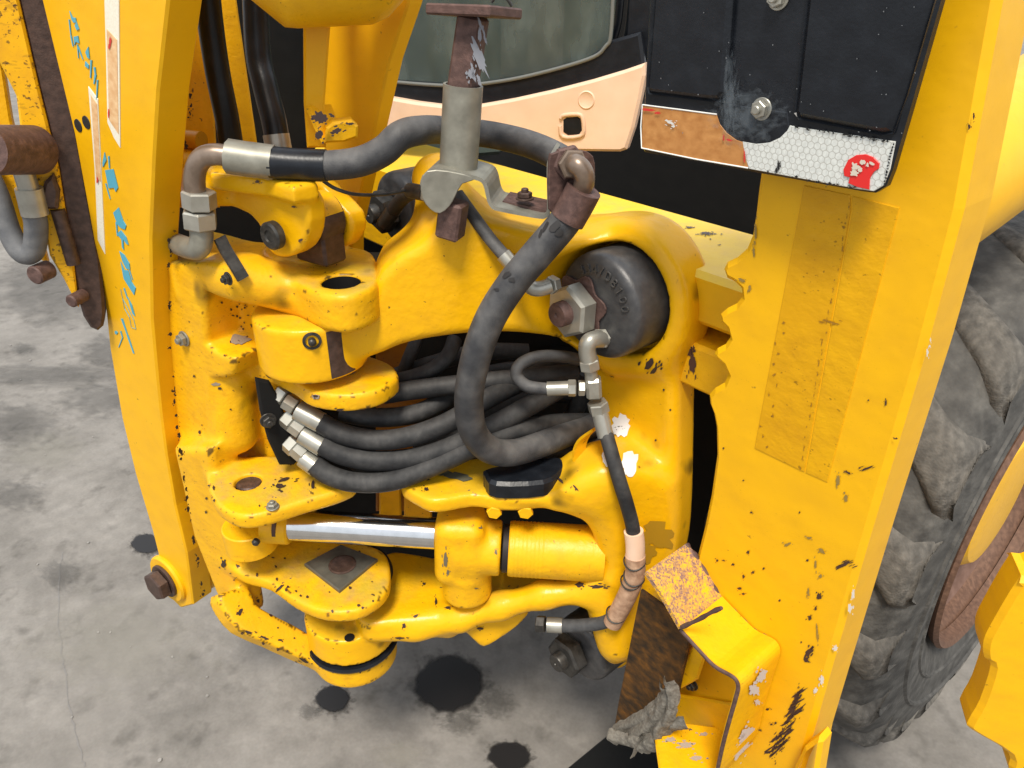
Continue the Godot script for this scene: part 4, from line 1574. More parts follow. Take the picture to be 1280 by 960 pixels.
	on_cast(k, [[812, 455, 10, 5, -60], [818, 462, 8, 3, -50], [862, 476, 3, 2], [830, 487, 1.5, 1.5], [820, 550, 1.5, 1.5], [838, 512, 1.2, 1.2], [765, 470, 2, 1], [655, 620, 4, 1.5], [700, 600, 8, 2, 40], [720, 610, 7, 1.5, 50], [535, 600, 3, 1.5], [533, 612, 4, 3], [600, 785, 5, 2], [560, 760, 5, 2], [520, 770, 4, 2, -20], [505, 782, 3, 4], [640, 735, 6, 1.5, -20], [700, 725, 8, 2], [745, 733, 10, 3], [725, 731, 6, 4], [560, 735, 6, 1.5, 10], [530, 730, 3, 2], [545, 752, 2, 6], [610, 812, 3, 2], [500, 797, 8, 1.5]], t, flake(Color(0.22, 0.15, 0.12)))
	on_cast(k, [[570, 595, 18, 5, 8], [555, 592, 10, 4], [775, 535, 7, 3]], t, flake(Color(0.36, 0.35, 0.28)), "bare_patch")
	on_cast(k, [[776, 532, 12, 14, 20], [786, 580, 10, 16], [762, 570, 9, 14]], t, flake(Color(0.90, 0.89, 0.88)), "torn_sticker")
	on_cast(k, [[822, 668, 22, 16, 20], [806, 690, 14, 12]], t, flake(Color(0.66, 0.50, 0.05)), "oil_smear")
	var bn1 := mb()
	add_bolt(bn1, onp(656, 244, at(656, 244, 1.02), UP), UP, 0.0095)
	# bare worn band and grease nipple on the knuckle
	var wp := []
	for a in [52, 60, 68, 76, 84]:
		pass
	var band := mb()
	var ctr := Vector3(PK.x, yk, PK.z)
	for i in 8:
		var a0 := az(150.0 - i * 3.6)
		var a1 := az(150.0 - (i + 1) * 3.6)
		band.flat4(ctr + a0 * 0.0808 - UP * 0.037, ctr + a1 * 0.0808 - UP * 0.037, ctr + a1 * 0.0808 + UP * 0.036, ctr + a0 * 0.0808 + UP * 0.036)
		for q in range(band.v.size() - 4, band.v.size()):
			band.n[q] = (band.v[q] - ctr) * Vector3(1, 0, 1) / 0.0808
	part("worn_band", band.done(), M.darkrust, t)
	var np := az(-178.0)
	var nip := k.hit(EYE, ray(390, 426))
	var g := mb()
	add_lathe(g, [Vector2(0.013, 0.0), Vector2(0.013, 0.0015), Vector2(0.009, 0.002), Vector2(0.009, 0.001)], nip, k.slope(nip), 24)
	add_lathe(g, [Vector2(0.0055, 0), Vector2(0.0055, 0.008), Vector2(0.004, 0.010), Vector2(0.002, 0.011), Vector2(0.0, 0.011)], nip, k.slope(nip), 16)
	part("grease_nipple", g.done(), M.steel, t)
	for s in [[437, 797, 0.009], [584, 797, 0.008]]:
		var h := k.hit(EYE, ray(s[0], s[1]))
		if h != Vector3.INF:
			part("plug", lathe([Vector2(s[2], 0.0), Vector2(s[2], 0.001), Vector2(s[2] * 0.8, 0.0012), Vector2(0, 0.0006)], h, k.slope(h), 24), M.dark, t)
	# black rubber stop block that sits on the shelf, in its own yellow cup
	var blk := mb()
	add_plate(blk, smooth_loop([ony(606, 592, ys + 0.03), ony(612, 583, ys + 0.03), ony(690, 570, ys + 0.03), ony(706, 576, ys + 0.03), ony(704, 588, ys + 0.03), ony(680, 602, ys + 0.03), ony(620, 604, ys + 0.03)], 3), UP, 0.032, 0.005)
	single("rubber_stop", blk.done(), M.black, "black rubber block seated on the carriage shelf under the hose loop", "stop block")
	var cup := mb(YEL)
	add_fold(cup, pxf([740, 538, 0.99, 722, 552, 0.985, 716, 572, 0.98, 722, 590, 0.98]), Vector3(0.02, 0, -0.02), 0.004, 4)
	part("hose_guide", cup.done(), M.worn, t)

func build_kingpost() -> void:
	var k := Cast.new()
	kingpost = k
	var kb := Basis(Vector3.RIGHT, UP, Vector3.BACK)
	var t := thing("kingpost", "yellow cast kingpost column with pairs of lugs round the carriage", "kingpost", Vector3(PK.x - 0.1, 0.3, PK.z))
	var yu := onp(423, 340, PK, Vector3.BACK).y
	var yl := onp(437, 470, PK + Vector3(0, 0, 0.02), Vector3.BACK).y
	# top lug plate
	var up := smooth_loop([ony(214, 330, yu), ony(222, 322, yu), ony(255, 326, yu), ony(303, 332, yu), ony(345, 342, yu), ony(375, 355, yu), ony(400, 366, yu), ony(432, 369, yu), ony(462, 360, yu), ony(475, 346, yu), ony(472, 332, yu), ony(470, 322, yu), ony(460, 311, yu), ony(420, 304, yu), ony(370, 302, yu), ony(320, 300, yu), ony(280, 290, yu), ony(240, 286, yu)], 3)
	k.slab(up, UP, 0.058, 0.010, 0.0)
	k.disc(at(425, 340, 1.0) * Vector3(1, 0, 1) + UP * yu, kb, 0.027, 0.2, 0.0, 0.004, true)
	k.disc(ony(437, 469, yl), kb, 0.021, 0.2, 0.0, 0.004, true)
	k.disc(ony(383, 312, yu) + UP * 0.000, kb, 0.062, 0.014, 0.004, 0.004)
	# second lug
	var lo := smooth_loop([ony(255, 430, yl), ony(268, 437, yl), ony(300, 448, yl), ony(340, 462, yl), ony(366, 475, yl), ony(388, 489, yl), ony(430, 494, yl), ony(470, 488, yl), ony(494, 474, yl), ony(497, 464, yl), ony(485, 452, yl), ony(450, 440, yl), ony(400, 425, yl), ony(340, 412, yl), ony(270, 408, yl)], 3)
	k.slab(lo, UP, 0.030, 0.007, 0.012)
	# column: near edge, rear slab
	var nf := BN
	var pn := Vector3(PK.x, 0, PK.z) + BN * 0.118
	var pu := Vector3(PK.x, 0, PK.z) + BN * 0.090
	k.slab(pxp([208, 328, 262, 330, 285, 333, 290, 374, 253, 364, 257, 430, 270, 440, 292, 449, 290, 470, 280, 474, 264, 474, 262, 575, 208, 575], pu, nf), nf, 0.06, 0.008, 0.012)
	for q in 4:   # the cheeks run from the column out to the lugs
		var f := 0.33 * q
		var a1 := onp(lerpf(262, 285, f), lerpf(349, 356, f), pu, nf) - nf * 0.028
		k.bar(a1, ony(lerpf(335, 350, f), lerpf(340, 348, f), yu) - UP * 0.028 - nf * 0.024, 0.0285, 0.0285, 0.014)
	k.slab(pxp([215, 560, 262, 560, 268, 600, 290, 610, 292, 690, 300, 740, 306, 775, 286, 775, 270, 745, 240, 670], pn, nf), nf, 0.05, 0.012, 0.03)
	k.slab(pxp([218, 330, 330, 345, 345, 420, 335, 560, 345, 600, 345, 690, 300, 705, 262, 720, 225, 660, 218, 450], pu - BN * 0.065, nf), nf, 0.10, 0.012, 0.02)
	# lower half barrel round the hose entry
	k.bar(at(290, 470, 1.075), at(294, 538, 1.075), 0.036, 0.039, 0.012)
	# ear for the slew ram
	var ye := onp(310, 602, at(310, 602, 1.0), Vector3.BACK).y
	var ear := smooth_loop([ony(258, 602, ye), ony(268, 626, ye), ony(285, 640, ye), ony(307, 645, ye), ony(336, 640, ye), ony(380, 626, ye), ony(424, 613, ye), ony(445, 600, ye), ony(420, 585, ye), ony(360, 570, ye), ony(300, 570, ye), ony(262, 580, ye)], 3)
	k.slab(ear, UP, 0.028, 0.008, 0.012)
	k.disc(ony(310, 602, ye), kb, 0.021, 0.08, 0.0, 0.004, true)
	# lower lug, upper plate
	var y3 := onp(427, 703, PK, Vector3.BACK).y
	var l3 := smooth_loop([ony(262, 680, y3), ony(282, 702, y3), ony(302, 717, y3), ony(336, 727, y3), ony(369, 750, y3), ony(405, 764, y3), ony(446, 763, y3), ony(475, 747, y3), ony(487, 728, y3), ony(486, 700, y3), ony(474, 685, y3), ony(440, 676, y3), ony(390, 670, y3), ony(330, 668, y3), ony(280, 665, y3)], 3)
	k.slab(l3, UP, 0.026, 0.008, 0.012)
	# bottom strut and lug
	var y4 := at(436, 800, 1.033).y
	# flat strut that slopes down from the column to the bottom lug, with an opening above it
	var s1 := at(285, 758, 0.985)
	var s2 := at(395, 826, 0.985)
	var sn := (s2 - s1).cross(BN).normalized()
	if sn.y < 0:
		sn = -sn
	k.slab(smooth_loop(pxp([274, 742, 280, 764, 300, 788, 340, 806, 384, 826, 420, 838, 430, 820, 400, 800, 366, 780, 338, 766, 320, 754, 312, 736], s1, sn), 2), sn, 0.048, 0.007, 0.012)
	var b4 := Vector3(PK.x, y4 - 0.018, PK.z)
	k.disc(b4, kb, 0.078, 0.050, 0.010, 0.012)
	var m := k.mesh(0.0042, cast_paint(1.4, 0.75, 0.03))
	part("casting", m, M.worn, t)
	print("kingpost ", m.surface_get_array_len(0), " verts ", Time.get_ticks_msec())
	# dark seal rings at the lower joint
	for y in [y3 - 0.030, y4 + 0.010]:
		part("seal_ring", lathe([Vector2(0.07, -0.005), Vector2(0.083, -0.005), Vector2(0.085, 0.0), Vector2(0.083, 0.005), Vector2(0.07, 0.005)], Vector3(PK.x, y, PK.z), UP, 48), M.black, t)
	# square locking washer with its plug on the lower pin
	var wc := ony(427, 706, y3)
	var wb := Basis(UP, -0.35)
	var wq := []
	for s in [[380, 704], [426, 680], [472, 698], [424, 738]]:
		wq.append(ony(s[0], s[1], y3 + 0.007))
	var wsh := part("lock_plate", plate(wq, UP, 0.010, 0.0015, Color(0.5, 0.49, 0.47)), M.bracket, t, "square grey steel lock plate")
	part("plug", lathe([Vector2(0.024, 0), Vector2(0.024, 0.0012), Vector2(0.021, 0.002), Vector2(0.019, 0.0008), Vector2(0.006, 0.0004), Vector2(0.0, 0.0001)], ony(428, 706, y3 + 0.007), UP, 32), M.darkrust, wsh)
	# pin in the ram ear
	part("ear_pin", lathe([Vector2(0.0205, -0.02), Vector2(0.0205, -0.002), Vector2(0.0185, 0.0), Vector2(0.012, 0.0005), Vector2(0, 0.0)], ony(311, 602, ye - 0.006), UP, 32), M.darkrust, t)
	# greasy black linings of the empty pin holes
	for s in [[at(425, 340, 1.0) * Vector3(1, 0, 1) + UP * yu, 0.0272], [ony(437, 469, yl), 0.0212]]:
		var ho: Vector3 = s[0]
		part("hole_lining", lathe([Vector2(s[1] - 0.0006, -0.004), Vector2(s[1] - 0.0012, -0.028), Vector2(0, -0.028)], ho, UP, 32), M.dark, t)
	# bolts
	for s in [[341, 634, 0.008], [231, 423, 0.010]]:
		var h := k.hit(EYE, ray(s[0], s[1]))
		if h != Vector3.INF:
			var bm := mb()
			add_bolt(bm, h, k.slope(h), s[2])
			part("bolt", bm.done(), M.bracket, t)
	var kn := mb()
	add_bolt(kn, ony(476, 318, yu) - UP * 0.012, az(85.0), 0.010)
	part("bolt", kn.done(), M.bracket, t)
	# manifold plate where the hoses enter
	var mp := pxf([322, 478, 1.03, 345, 484, 1.03, 352, 500, 1.03, 362, 540, 1.02, 378, 572, 1.01, 366, 582, 1.01, 350, 580, 1.01, 338, 555, 1.02, 328, 520, 1.03])
	var mn: Vector3 = (mp[3] - mp[0]).cross(mp[6] - mp[0]).normalized()
	if mn.z < 0:
		mn = -mn
	part("manifold_plate", plate(pxp([320, 474, 338, 478, 350, 500, 362, 535, 380, 570, 368, 582, 350, 582, 336, 552, 326, 515], mp[3] + az(170.0) * 0.0, az(150.0)), az(150.0), 0.012, 0.003), M.dark, t)
	var mbolt := mb()
	add_bolt(mbolt, onp(335, 525, mp[3], az(150.0)), az(150.0), 0.010)
	part("bolt", mbolt.done(), M.steel, t)
	on_cast(k, [[355, 600, 10, 2.5, -18], [391, 606, 3, 7], [350, 608, 7, 4], [265, 620, 6, 8], [425, 512, 6, 2], [395, 495, 4, 2], [336, 470, 5, 1.5, 30], [275, 485, 3, 2], [330, 745, 10, 2, -40], [350, 735, 8, 2, -40], [310, 790, 7, 2, 20], [330, 797, 8, 1.5, 20], [300, 765, 3, 6, 30], [360, 755, 4, 2], [395, 820, 5, 3], [430, 822, 5, 2], [350, 800, 4, 1.5], [420, 835, 14, 2.5], [380, 825, 8, 2, 30], [273, 560, 1.5, 1.5], [258, 640, 1.5, 2], [250, 540, 2, 3], [243, 470, 1.5, 2], [280, 705, 4, 6], [290, 720, 5, 3]], t, flake(Color(0.20, 0.14, 0.11)))
	var sp := []
	for i in 60:
		sp.append([rng.randf_range(290, 480), rng.randf_range(690, 840), rng.randf_range(0.7, 2.2), rng.randf_range(0.7, 2.2), rng.randf_range(0, 90)])
	for i in 26:
		sp.append([rng.randf_range(288, 318), rng.randf_range(378, 432), rng.randf_range(0.6, 1.8), rng.randf_range(0.6, 1.8)])
	for i in 24:
		sp.append([rng.randf_range(240, 440), rng.randf_range(300, 640), rng.randf_range(0.6, 1.5), rng.randf_range(0.6, 1.5)])
	on_cast(k, sp, t, flake(Color(0.27, 0.17, 0.11)), "rust_specks")
	on_cast(k, [[300, 425, 12, 6], [425, 512, 6, 3], [395, 496, 5, 3], [436, 466, 8, 3], [270, 480, 6, 2]], t, flake(Color(0.55, 0.50, 0.44)), "bare_patch")

func build_ram() -> void:
	var t := thing("slew_ram", "slew ram with chrome rod and yellow barrel below the hoses", "ram", at(560, 730, 1.0))
	var a := at(316, 662, 1.0)
	var b := at(580, 678, 0.985)
	var d := (b - a).normalized()
	part("rod", lathe(cyl_prof(0.026, (at(545, 662, 0.985) - at(352, 655, 1.0)).length(), 0.001), at(352, 655, 1.0), d, 48), M.chrome, t)
	var eye := mb(YEL)
	add_lathe(eye, [Vector2(0, -0.024), Vector2(0.041, -0.024), Vector2(0.043, -0.022), Vector2(0.043, 0.020), Vector2(0.041, 0.022), Vector2(0, 0.022)], at(313, 668, 1.005), UP, 48)
	add_lathe(eye, cyl_prof(0.030, 0.045, 0.003), at(330, 656, 1.0), d, 32)
	part("rod_eye", eye.done(), M.worn, t)
	part("rod_collar", lathe([Vector2(0.031, 0.0), Vector2(0.031, 0.006), Vector2(0.027, 0.008)], at(347, 655, 1.0), d, 32, RUSTY), M.flat, t)
	part("grease_nipple", lathe([Vector2(0.006, 0), Vector2(0.006, 0.006), Vector2(0.003, 0.009), Vector2(0, 0.009)], at(321, 676, 0.962), az(-170.0), 16), M.steel, t)
	# trunnion block
	var k := Cast.new()
	var kb := Basis(Vector3.RIGHT, UP, Vector3.BACK)
	var tc := at(582, 682, 0.99)
	k.block(tc - d * 0.008 + UP * 0.004, Basis(d, UP, d.cross(UP)).orthonormalized(), Vector3(0.082, 0.13, 0.085), 0.022, 0.01)
	k.disc(tc - d * 0.0 - UP * 0.075, kb, 0.042, 0.06, 0.006, 0.01)
	k.disc(tc + d * 0.022, frame(d), 0.046, 0.075, 0.004, 0.012)
	part("trunnion", k.mesh(0.004, cast_paint(0.8, 0.3, 0.0)), M.worn, t)
	on_cast(k, [[557, 700, 3, 12], [560, 715, 2, 5], [620, 690, 2, 4], [600, 660, 3, 1.5], [595, 735, 3, 1]], t, flake(Color(0.42, 0.38, 0.30)))
	part("gap_ring", lathe(cyl_prof(0.040, 0.014, 0.001), tc + d * 0.062, d, 48, Color(0.02, 0.018, 0.016)), M.flat, t)
	var barrel := [Vector2(0.0, 0)]
	barrel.append(Vector2(0.044, 0.0)); barrel.append(Vector2(0.0455, 0.002))
	for i in 26:
		barrel.append(Vector2(0.0455 + 0.0004 * ((i * 7) % 3), 0.004 + i * 0.0022))
	barrel.append(Vector2(0.0462, 0.155)); barrel.append(Vector2(0, 0.155))
	part("barrel", lathe(barrel, tc + d * 0.072, d, 64, YEL), M.worn, t)
	for s in [618, 657]:
		part("barrel_bolt", hexnut(at(s, 637, 0.955), az(-178.0), 0.012, 0.01, 0.2, YEL), M.paint, t)

func build_boom() -> void:
	var p0 := at(213, 400, 1.03)
	var t := thing("backhoe_boom", "yellow backhoe boom base of two tall plates with blue writing", "boom", p0 * Vector3(1, 0, 1) + UP * 0.4)
	var out := [0, -300, 52, 0, 92, 165, 130, 370, 137, 435, 152, 522, 169, 592, 190, 662, 197, 690, 204, 722, 214, 748, 226, 760, 241, 756, 233, 692, 219, 633, 208, 570, 201, 516, 195, 455, 190, 400, 188, 300, 192, 200, 197, 115, 210, 0, 250, -300]
	var near := part("outer_plate", plate(pxp(out, p0, BN), BN, 0.046, 0.003, YEL), M.clean, t)
	# edge chips along the inner corner of the plate
	var pe := p0 - BN * 0.046
	var en := -BD
	var ec := []
	for i in 60:
		var f := rng.randf()
		var y := lerpf(90, 745, f)
		var x := 214.0 + (30.0 - (y - 90) * 0.12 if y < 300 else (0.0 if y < 400 else pow((y - 400) / 350.0, 1.6) * 44.0))
		ec.append([x - 2 + rng.randf_range(-2, 1), y, rng.randf_range(0.8, 2.6), rng.randf_range(1.0, 5.0)])
	chips(ec, onp(213, 400, p0, BN) - BN * 0.02, az(125.0), near, flake(Color(0.17, 0.11, 0.08)), "edge_chips", 0.002)
	# boss and nut at the boom foot
	var foot := onp(212, 722, p0, BN)
	part("foot_boss", lathe([Vector2(0.0, 0.0), Vector2(0.052, 0.0), Vector2(0.052, 0.006), Vector2(0.049, 0.010), Vector2(0.0, 0.010)], foot - BN * 0.001, BN, 48, YEL), M.clean, t)
	var fn := mb()
	add_lathe(fn, cyl_prof(0.036, 0.006, 0.001), foot + BN * 0.009, BN, 32)
	add_hex(fn, foot + BN * 0.015, BN, 0.031, 0.022, 0.2)
	part("foot_nut", fn.done(), M.darkrust, t)
	part("foot_collar", lathe(cyl_prof(0.066, 0.03, 0.003), foot - BN * 0.076, BN, 48, YEL), M.worn, t)
	# two blind holes, two faded reflector strips
	for s in [[98, 157], [108, 153]]:
		part("plug_hole", lathe([Vector2(0.0, 0.001), Vector2(0.0085, 0.001), Vector2(0.009, 0.0)], onp(s[0], s[1], p0, BN), BN, 20, Color(0.02, 0.02, 0.02)), M.flat, t)
	var film := mat("faded_reflector_strip", mottle(256, 72, Color(0.80, 0.60, 0.40), Color(0.93, 0.80, 0.62), 0.03), 0.4, 0.0, 0.1)
	var white := mat("white_reflector_strip", mottle(256, 73, Color(0.86, 0.83, 0.74), Color(0.95, 0.93, 0.87), 0.05), 0.4, 0.0, 0.05)
	for s in [[[129, -40, 148, -40, 150, 185, 142, 172, 134, 153, 132, 60], [133, 36, 146, 50, 148, 168, 136, 150]], [[110, 108, 122, 124, 131, 318, 122, 300, 118, 210], [113, 118, 121, 130, 126, 228, 120, 222]]]:
		var w := part("reflector_strip", plate(pxp(s[0], p0 + BN * 0.0012, BN), BN, 0.002, 0.0004), white, near)
		part("peeled_film", plate(pxp(s[1], p0 + BN * 0.0018, BN), BN, 0.0012, 0.0003), film, near)
	chips([[138, 52, 1.5, 6], [137, 58, 1, 4], [136, 142, 0.8, 6], [122, 225, 1, 4]], p0 + BN * 0.002, BN, near, flake(Color(0.80, 0.22, 0.18)), "red_print", 0.0006)
	# brush writing in blue, seven worn characters running down the plate
	var ink := mb()
	var blots := [
		[86.5, 13.5, 90.3, 21.7, 94.1, 22.4, 95.1, 27.8, 91.7, 28.5, 89, 24.4], [95, 27, 98.5, 36.6, 95.5, 38, 93, 32], [91.7, 46, 97.1, 44.7, 98.7, 54.2, 94.4, 52.2, 92.8, 57], [106.3, 65, 110, 58.3, 111.7, 73.8, 108.6, 71.8], [106.3, 76.5, 110.6, 81.3, 110.6, 86, 105.9, 82.7],
		[130.4, 190.2, 132.6, 200.4, 128.2, 209.2, 127.8, 203.3], [131.1, 212.8, 141.3, 211.3, 147.2, 234.7, 144.3, 239.8, 142.1, 234.7, 135.5, 235.4], [141.3, 266, 147.9, 259.4, 153.7, 276.2, 157.4, 282, 155.9, 287.1, 150.8, 285, 146.4, 280.6], [145.7, 292.2, 150.8, 287.9, 157.4, 296.6, 160.3, 306, 158.1, 305.4, 153.7, 299.5, 154.5, 312.6, 152.3, 309.7, 151.5, 299.5],
		[148.9, 314, 155.2, 318.8, 161.4, 329.7, 162.2, 336.7, 157.5, 335.9, 152.8, 326.6], [150.5, 327.3, 155.2, 337.5, 159.8, 338.3, 164.5, 353.1, 169.2, 360.2, 167.3, 368.8, 162.2, 360.9, 154.4, 348.4], [150.5, 361.7, 152.8, 373.4, 157.5, 381.3, 163.8, 393.8, 166.9, 400, 169.7, 411.7, 163.8, 409.4, 161.4, 396.9, 155.2, 385.9], [159.1, 371.1, 164.5, 381.3, 168.4, 395.3, 165.3, 392.2], [143.2, 414, 145, 413.6, 147, 416, 145.5, 418.4, 143.4, 417]]
	for q in blots:
		add_plate(ink, pxp(q, p0 + BN * 0.0013, BN), BN, 0.001, 0.0001)
	for s in [[86, 24.4, 88.3, 44.7, 0.6], [88.3, 44.7, 91, 58.3, 0.8], [96.4, 55.5, 97.8, 73, 0.6], [97.1, 58, 103.2, 74.5, 0.7], [113.6, 75.2, 112.8, 97.5, 1.0], [117.7, 84, 119, 93.5, 1.2], [119, 93.5, 117.1, 105, 1.2], [121.5, 100, 120.4, 124.6, 0.8],
			[135.5, 195.3, 136.5, 210.6, 0.9], [131.9, 229.5, 137.4, 249, 0.7], [145, 277.6, 146.4, 295, 0.9], [160.9, 336, 165.3, 350, 0.5], [154.7, 360.2, 159, 373.4, 0.7], [152, 398.4, 159, 418.8, 1.1], [159, 418.8, 166.9, 442, 1.0], [150.5, 414, 152.8, 422, 0.8], [152.8, 422, 148, 434.4, 0.7]]:
		add_plate(ink, pxp([s[0] - s[4], s[1], s[0] + s[4], s[1], s[2] + s[4] * 0.6, s[3], s[2] - s[4] * 0.6, s[3]], p0 + BN * 0.0012, BN), BN, 0.001, 0.0001)
	var pi := part("blue_writing", ink.done(), flake(Color(0.32, 0.63, 0.72)), near)
	pi.set_meta("kind", "stuff")
	# far plate
	var p1 := at(465, 175, 1.17)
	var far := part("inner_plate", plate(pxp([404, -300, 404, 120, 404, 330, 420, 340, 440, 330, 440, 290, 465, 175, 487, 75, 510, 6, 545, -150, 580, -300], p1, BN), BN, 0.030, 0.003, YEL), M.clean, t)
	# upright web inside
	part("web_plate", plate(pxp([378, -200, 380, 130, 384, 185, 408, 185, 406, 130, 414, 20, 420, -200], p1 + BN * 0.10, az(165.0)), az(165.0), 0.02, 0.003, YEL), M.clean, t)
	# near-black sheet stands in for the unlit depth of the boom box
	part("boom_shade_wall", plate(pxp([150, -300, 200, 400, 480, 400, 480, -300], p0 + BD * 0.42, az(125.0)), az(125.0), 0.02, 0.003), M.dark, t)
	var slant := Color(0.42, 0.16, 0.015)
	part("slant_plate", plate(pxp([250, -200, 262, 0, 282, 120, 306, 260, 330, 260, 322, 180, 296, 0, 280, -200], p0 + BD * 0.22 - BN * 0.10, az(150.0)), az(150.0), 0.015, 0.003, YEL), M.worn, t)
	part("slant_plate", plate(pxp([214, -200, 214, 260, 275, 260, 268, 140, 240, -200], p0 + BD * 0.16 - BN * 0.05, az(160.0)), az(160.0), 0.015, 0.003, YEL), M.worn, t)
	# cross tube under the top edge of the picture
	part("cross_tube", lathe([Vector2(0, 0), Vector2(0.028, 0.0), Vector2(0.060, 0.035), Vector2(0.062, 0.05), Vector2(0.062, 0.14), Vector2(0.055, 0.16), Vector2(0.03, 0.19)], at(306, -36, 1.0), (at(450, -40, 1.05) - at(306, -36, 1.0)), 48, YEL), M.worn, t)
	# small bracket on the far plate
	var br := mb(YEL)
	add_fold(br, pxf([384, 134, 1.08, 394, 158, 1.06, 404, 178, 1.05]), at(412, 132, 1.12) - at(384, 134, 1.08), 0.006)
	add_plate(br, pxp([405, 179, 408, 160, 416, 153, 440, 150, 448, 158, 447, 172, 430, 178], at(420, 165, 1.05), az(165.0)), az(165.0), 0.03, 0.003)
	var bk := part("stop_bracket", br.done(), M.worn, t)
	chips([[400, 146, 11, 8, 3], [399, 168, 6, 7], [420, 163, 8, 4, -2], [437, 154, 7, 2]], at(405, 160, 1.035), az(165.0), bk, flake(Color(0.25, 0.19, 0.18)), "bare_patch", 0.004)
	part("pin_stub", tube(pxf([212, 172, 1.14, 252, 176, 1.12]), 0.013, 16, 4, Color(0.6, 0.27, 0.02)), M.worn, t)
	part("hose_clip_pipe", tube(pxf([212, 208, 1.14, 255, 212, 1.12]), 0.028, 20, 4, YEL), M.worn, t)

func build_dipper() -> void:
	# the dipper stands further left, its worn brown edge towards us
	var t := thing("backhoe_dipper", "worn dipper arm end with thick brown steel edge at left", "dipper", at(70, 380, 1.02))
	var p0 := at(90, 200, 1.12)
	var n := az(160.0)
	var edge := [10, -150, 22, 0, 45, 100, 72, 210, 90, 330, 97, 372, 104, 396, 113, 410, 122, 414, 129, 408, 131, 394, 130, 372, 126, 330, 110, 240, 94, 150, 70, 40, 58, -30, 40, -150]
	part("edge_plate", plate(pxp(edge, p0, n), n, 0.035, 0.004), M.darkrust, t)
	var side := [-60, -150, 12, -150, 23, 0, 46, 100, 73, 210, 92, 330, 98, 385, 80, 350, 62, 320, 50, 260, 30, 200, 20, 120, -10, 60, -60, 0]
	part("side_plate", plate(pxp(side, p0 + n * 0.006, n), n, 0.03, 0.003, YEL), mat("scraped_yellow", paint_tex(512, 8, 176, 110, 1.0), 0.5, 0.0, 0.25), t)
	var far := part("far_plate", plate(pxp([-40, 60, 0, 60, 14, 150, 36, 240, 60, 330, 40, 320, 10, 260, -40, 200], p0 - n * 0.05, n), n, 0.02, 0.003, YEL), M.worn, t)
	var b := mb()
	add_lathe(b, [Vector2(0.0, 0), Vector2(0.031, 0), Vector2(0.033, 0.004), Vector2(0.031, 0.10), Vector2(0, 0.10)], onp(48, 186, p0, n) + n * 0.008 - (at(48, 186, 1.1) - at(-20, 188, 1.0)) * 0.0, at(-20, 186, 1.0) - at(48, 186, 1.1), 40)
	part("cross_tube", b.done(), M.rust, t)
	for s in [[62, 336, 0.014], [106, 368, 0.010]]:
		var bm := mb()
		add_lathe(bm, cyl_prof(s[2], 0.03, 0.002), onp(s[0], s[1], p0, n), az(-165.0), 24)
		part("pin_head", bm.done(), M.rust, t)
	var lug := pxp([55, 228, 66, 218, 74, 240, 72, 262, 56, 262, 50, 250], p0 + n * 0.02, n)
	part("lug", plate(lug, n, 0.02, 0.004), M.darkrust, t)
	part("strut", tube(pxf([72, 262, 1.1, 92, 330, 1.1]), 0.010, 10), M.darkrust, t)
	var h := thing("dipper_hose", "grey hose with crimped end looping below the dipper tube", "hose", at(40, 315, 1.1))
	part("hose", tube(pxf([-30, 190, 1.12, -5, 240, 1.1, 12, 290, 1.09, 28, 316, 1.08, 42, 312, 1.08, 45, 280, 1.08, 38, 256, 1.08]), 0.0155, 18), M.oldhose, h)
	part("ferrule", tube(pxf([44, 268, 1.08, 36, 235, 1.08]), 0.018, 18, 2), M.zinc, h)
	part("fitting", tube(pxf([36, 236, 1.08, 30, 216, 1.08]), 0.014, 6, 2), M.zinc, h)

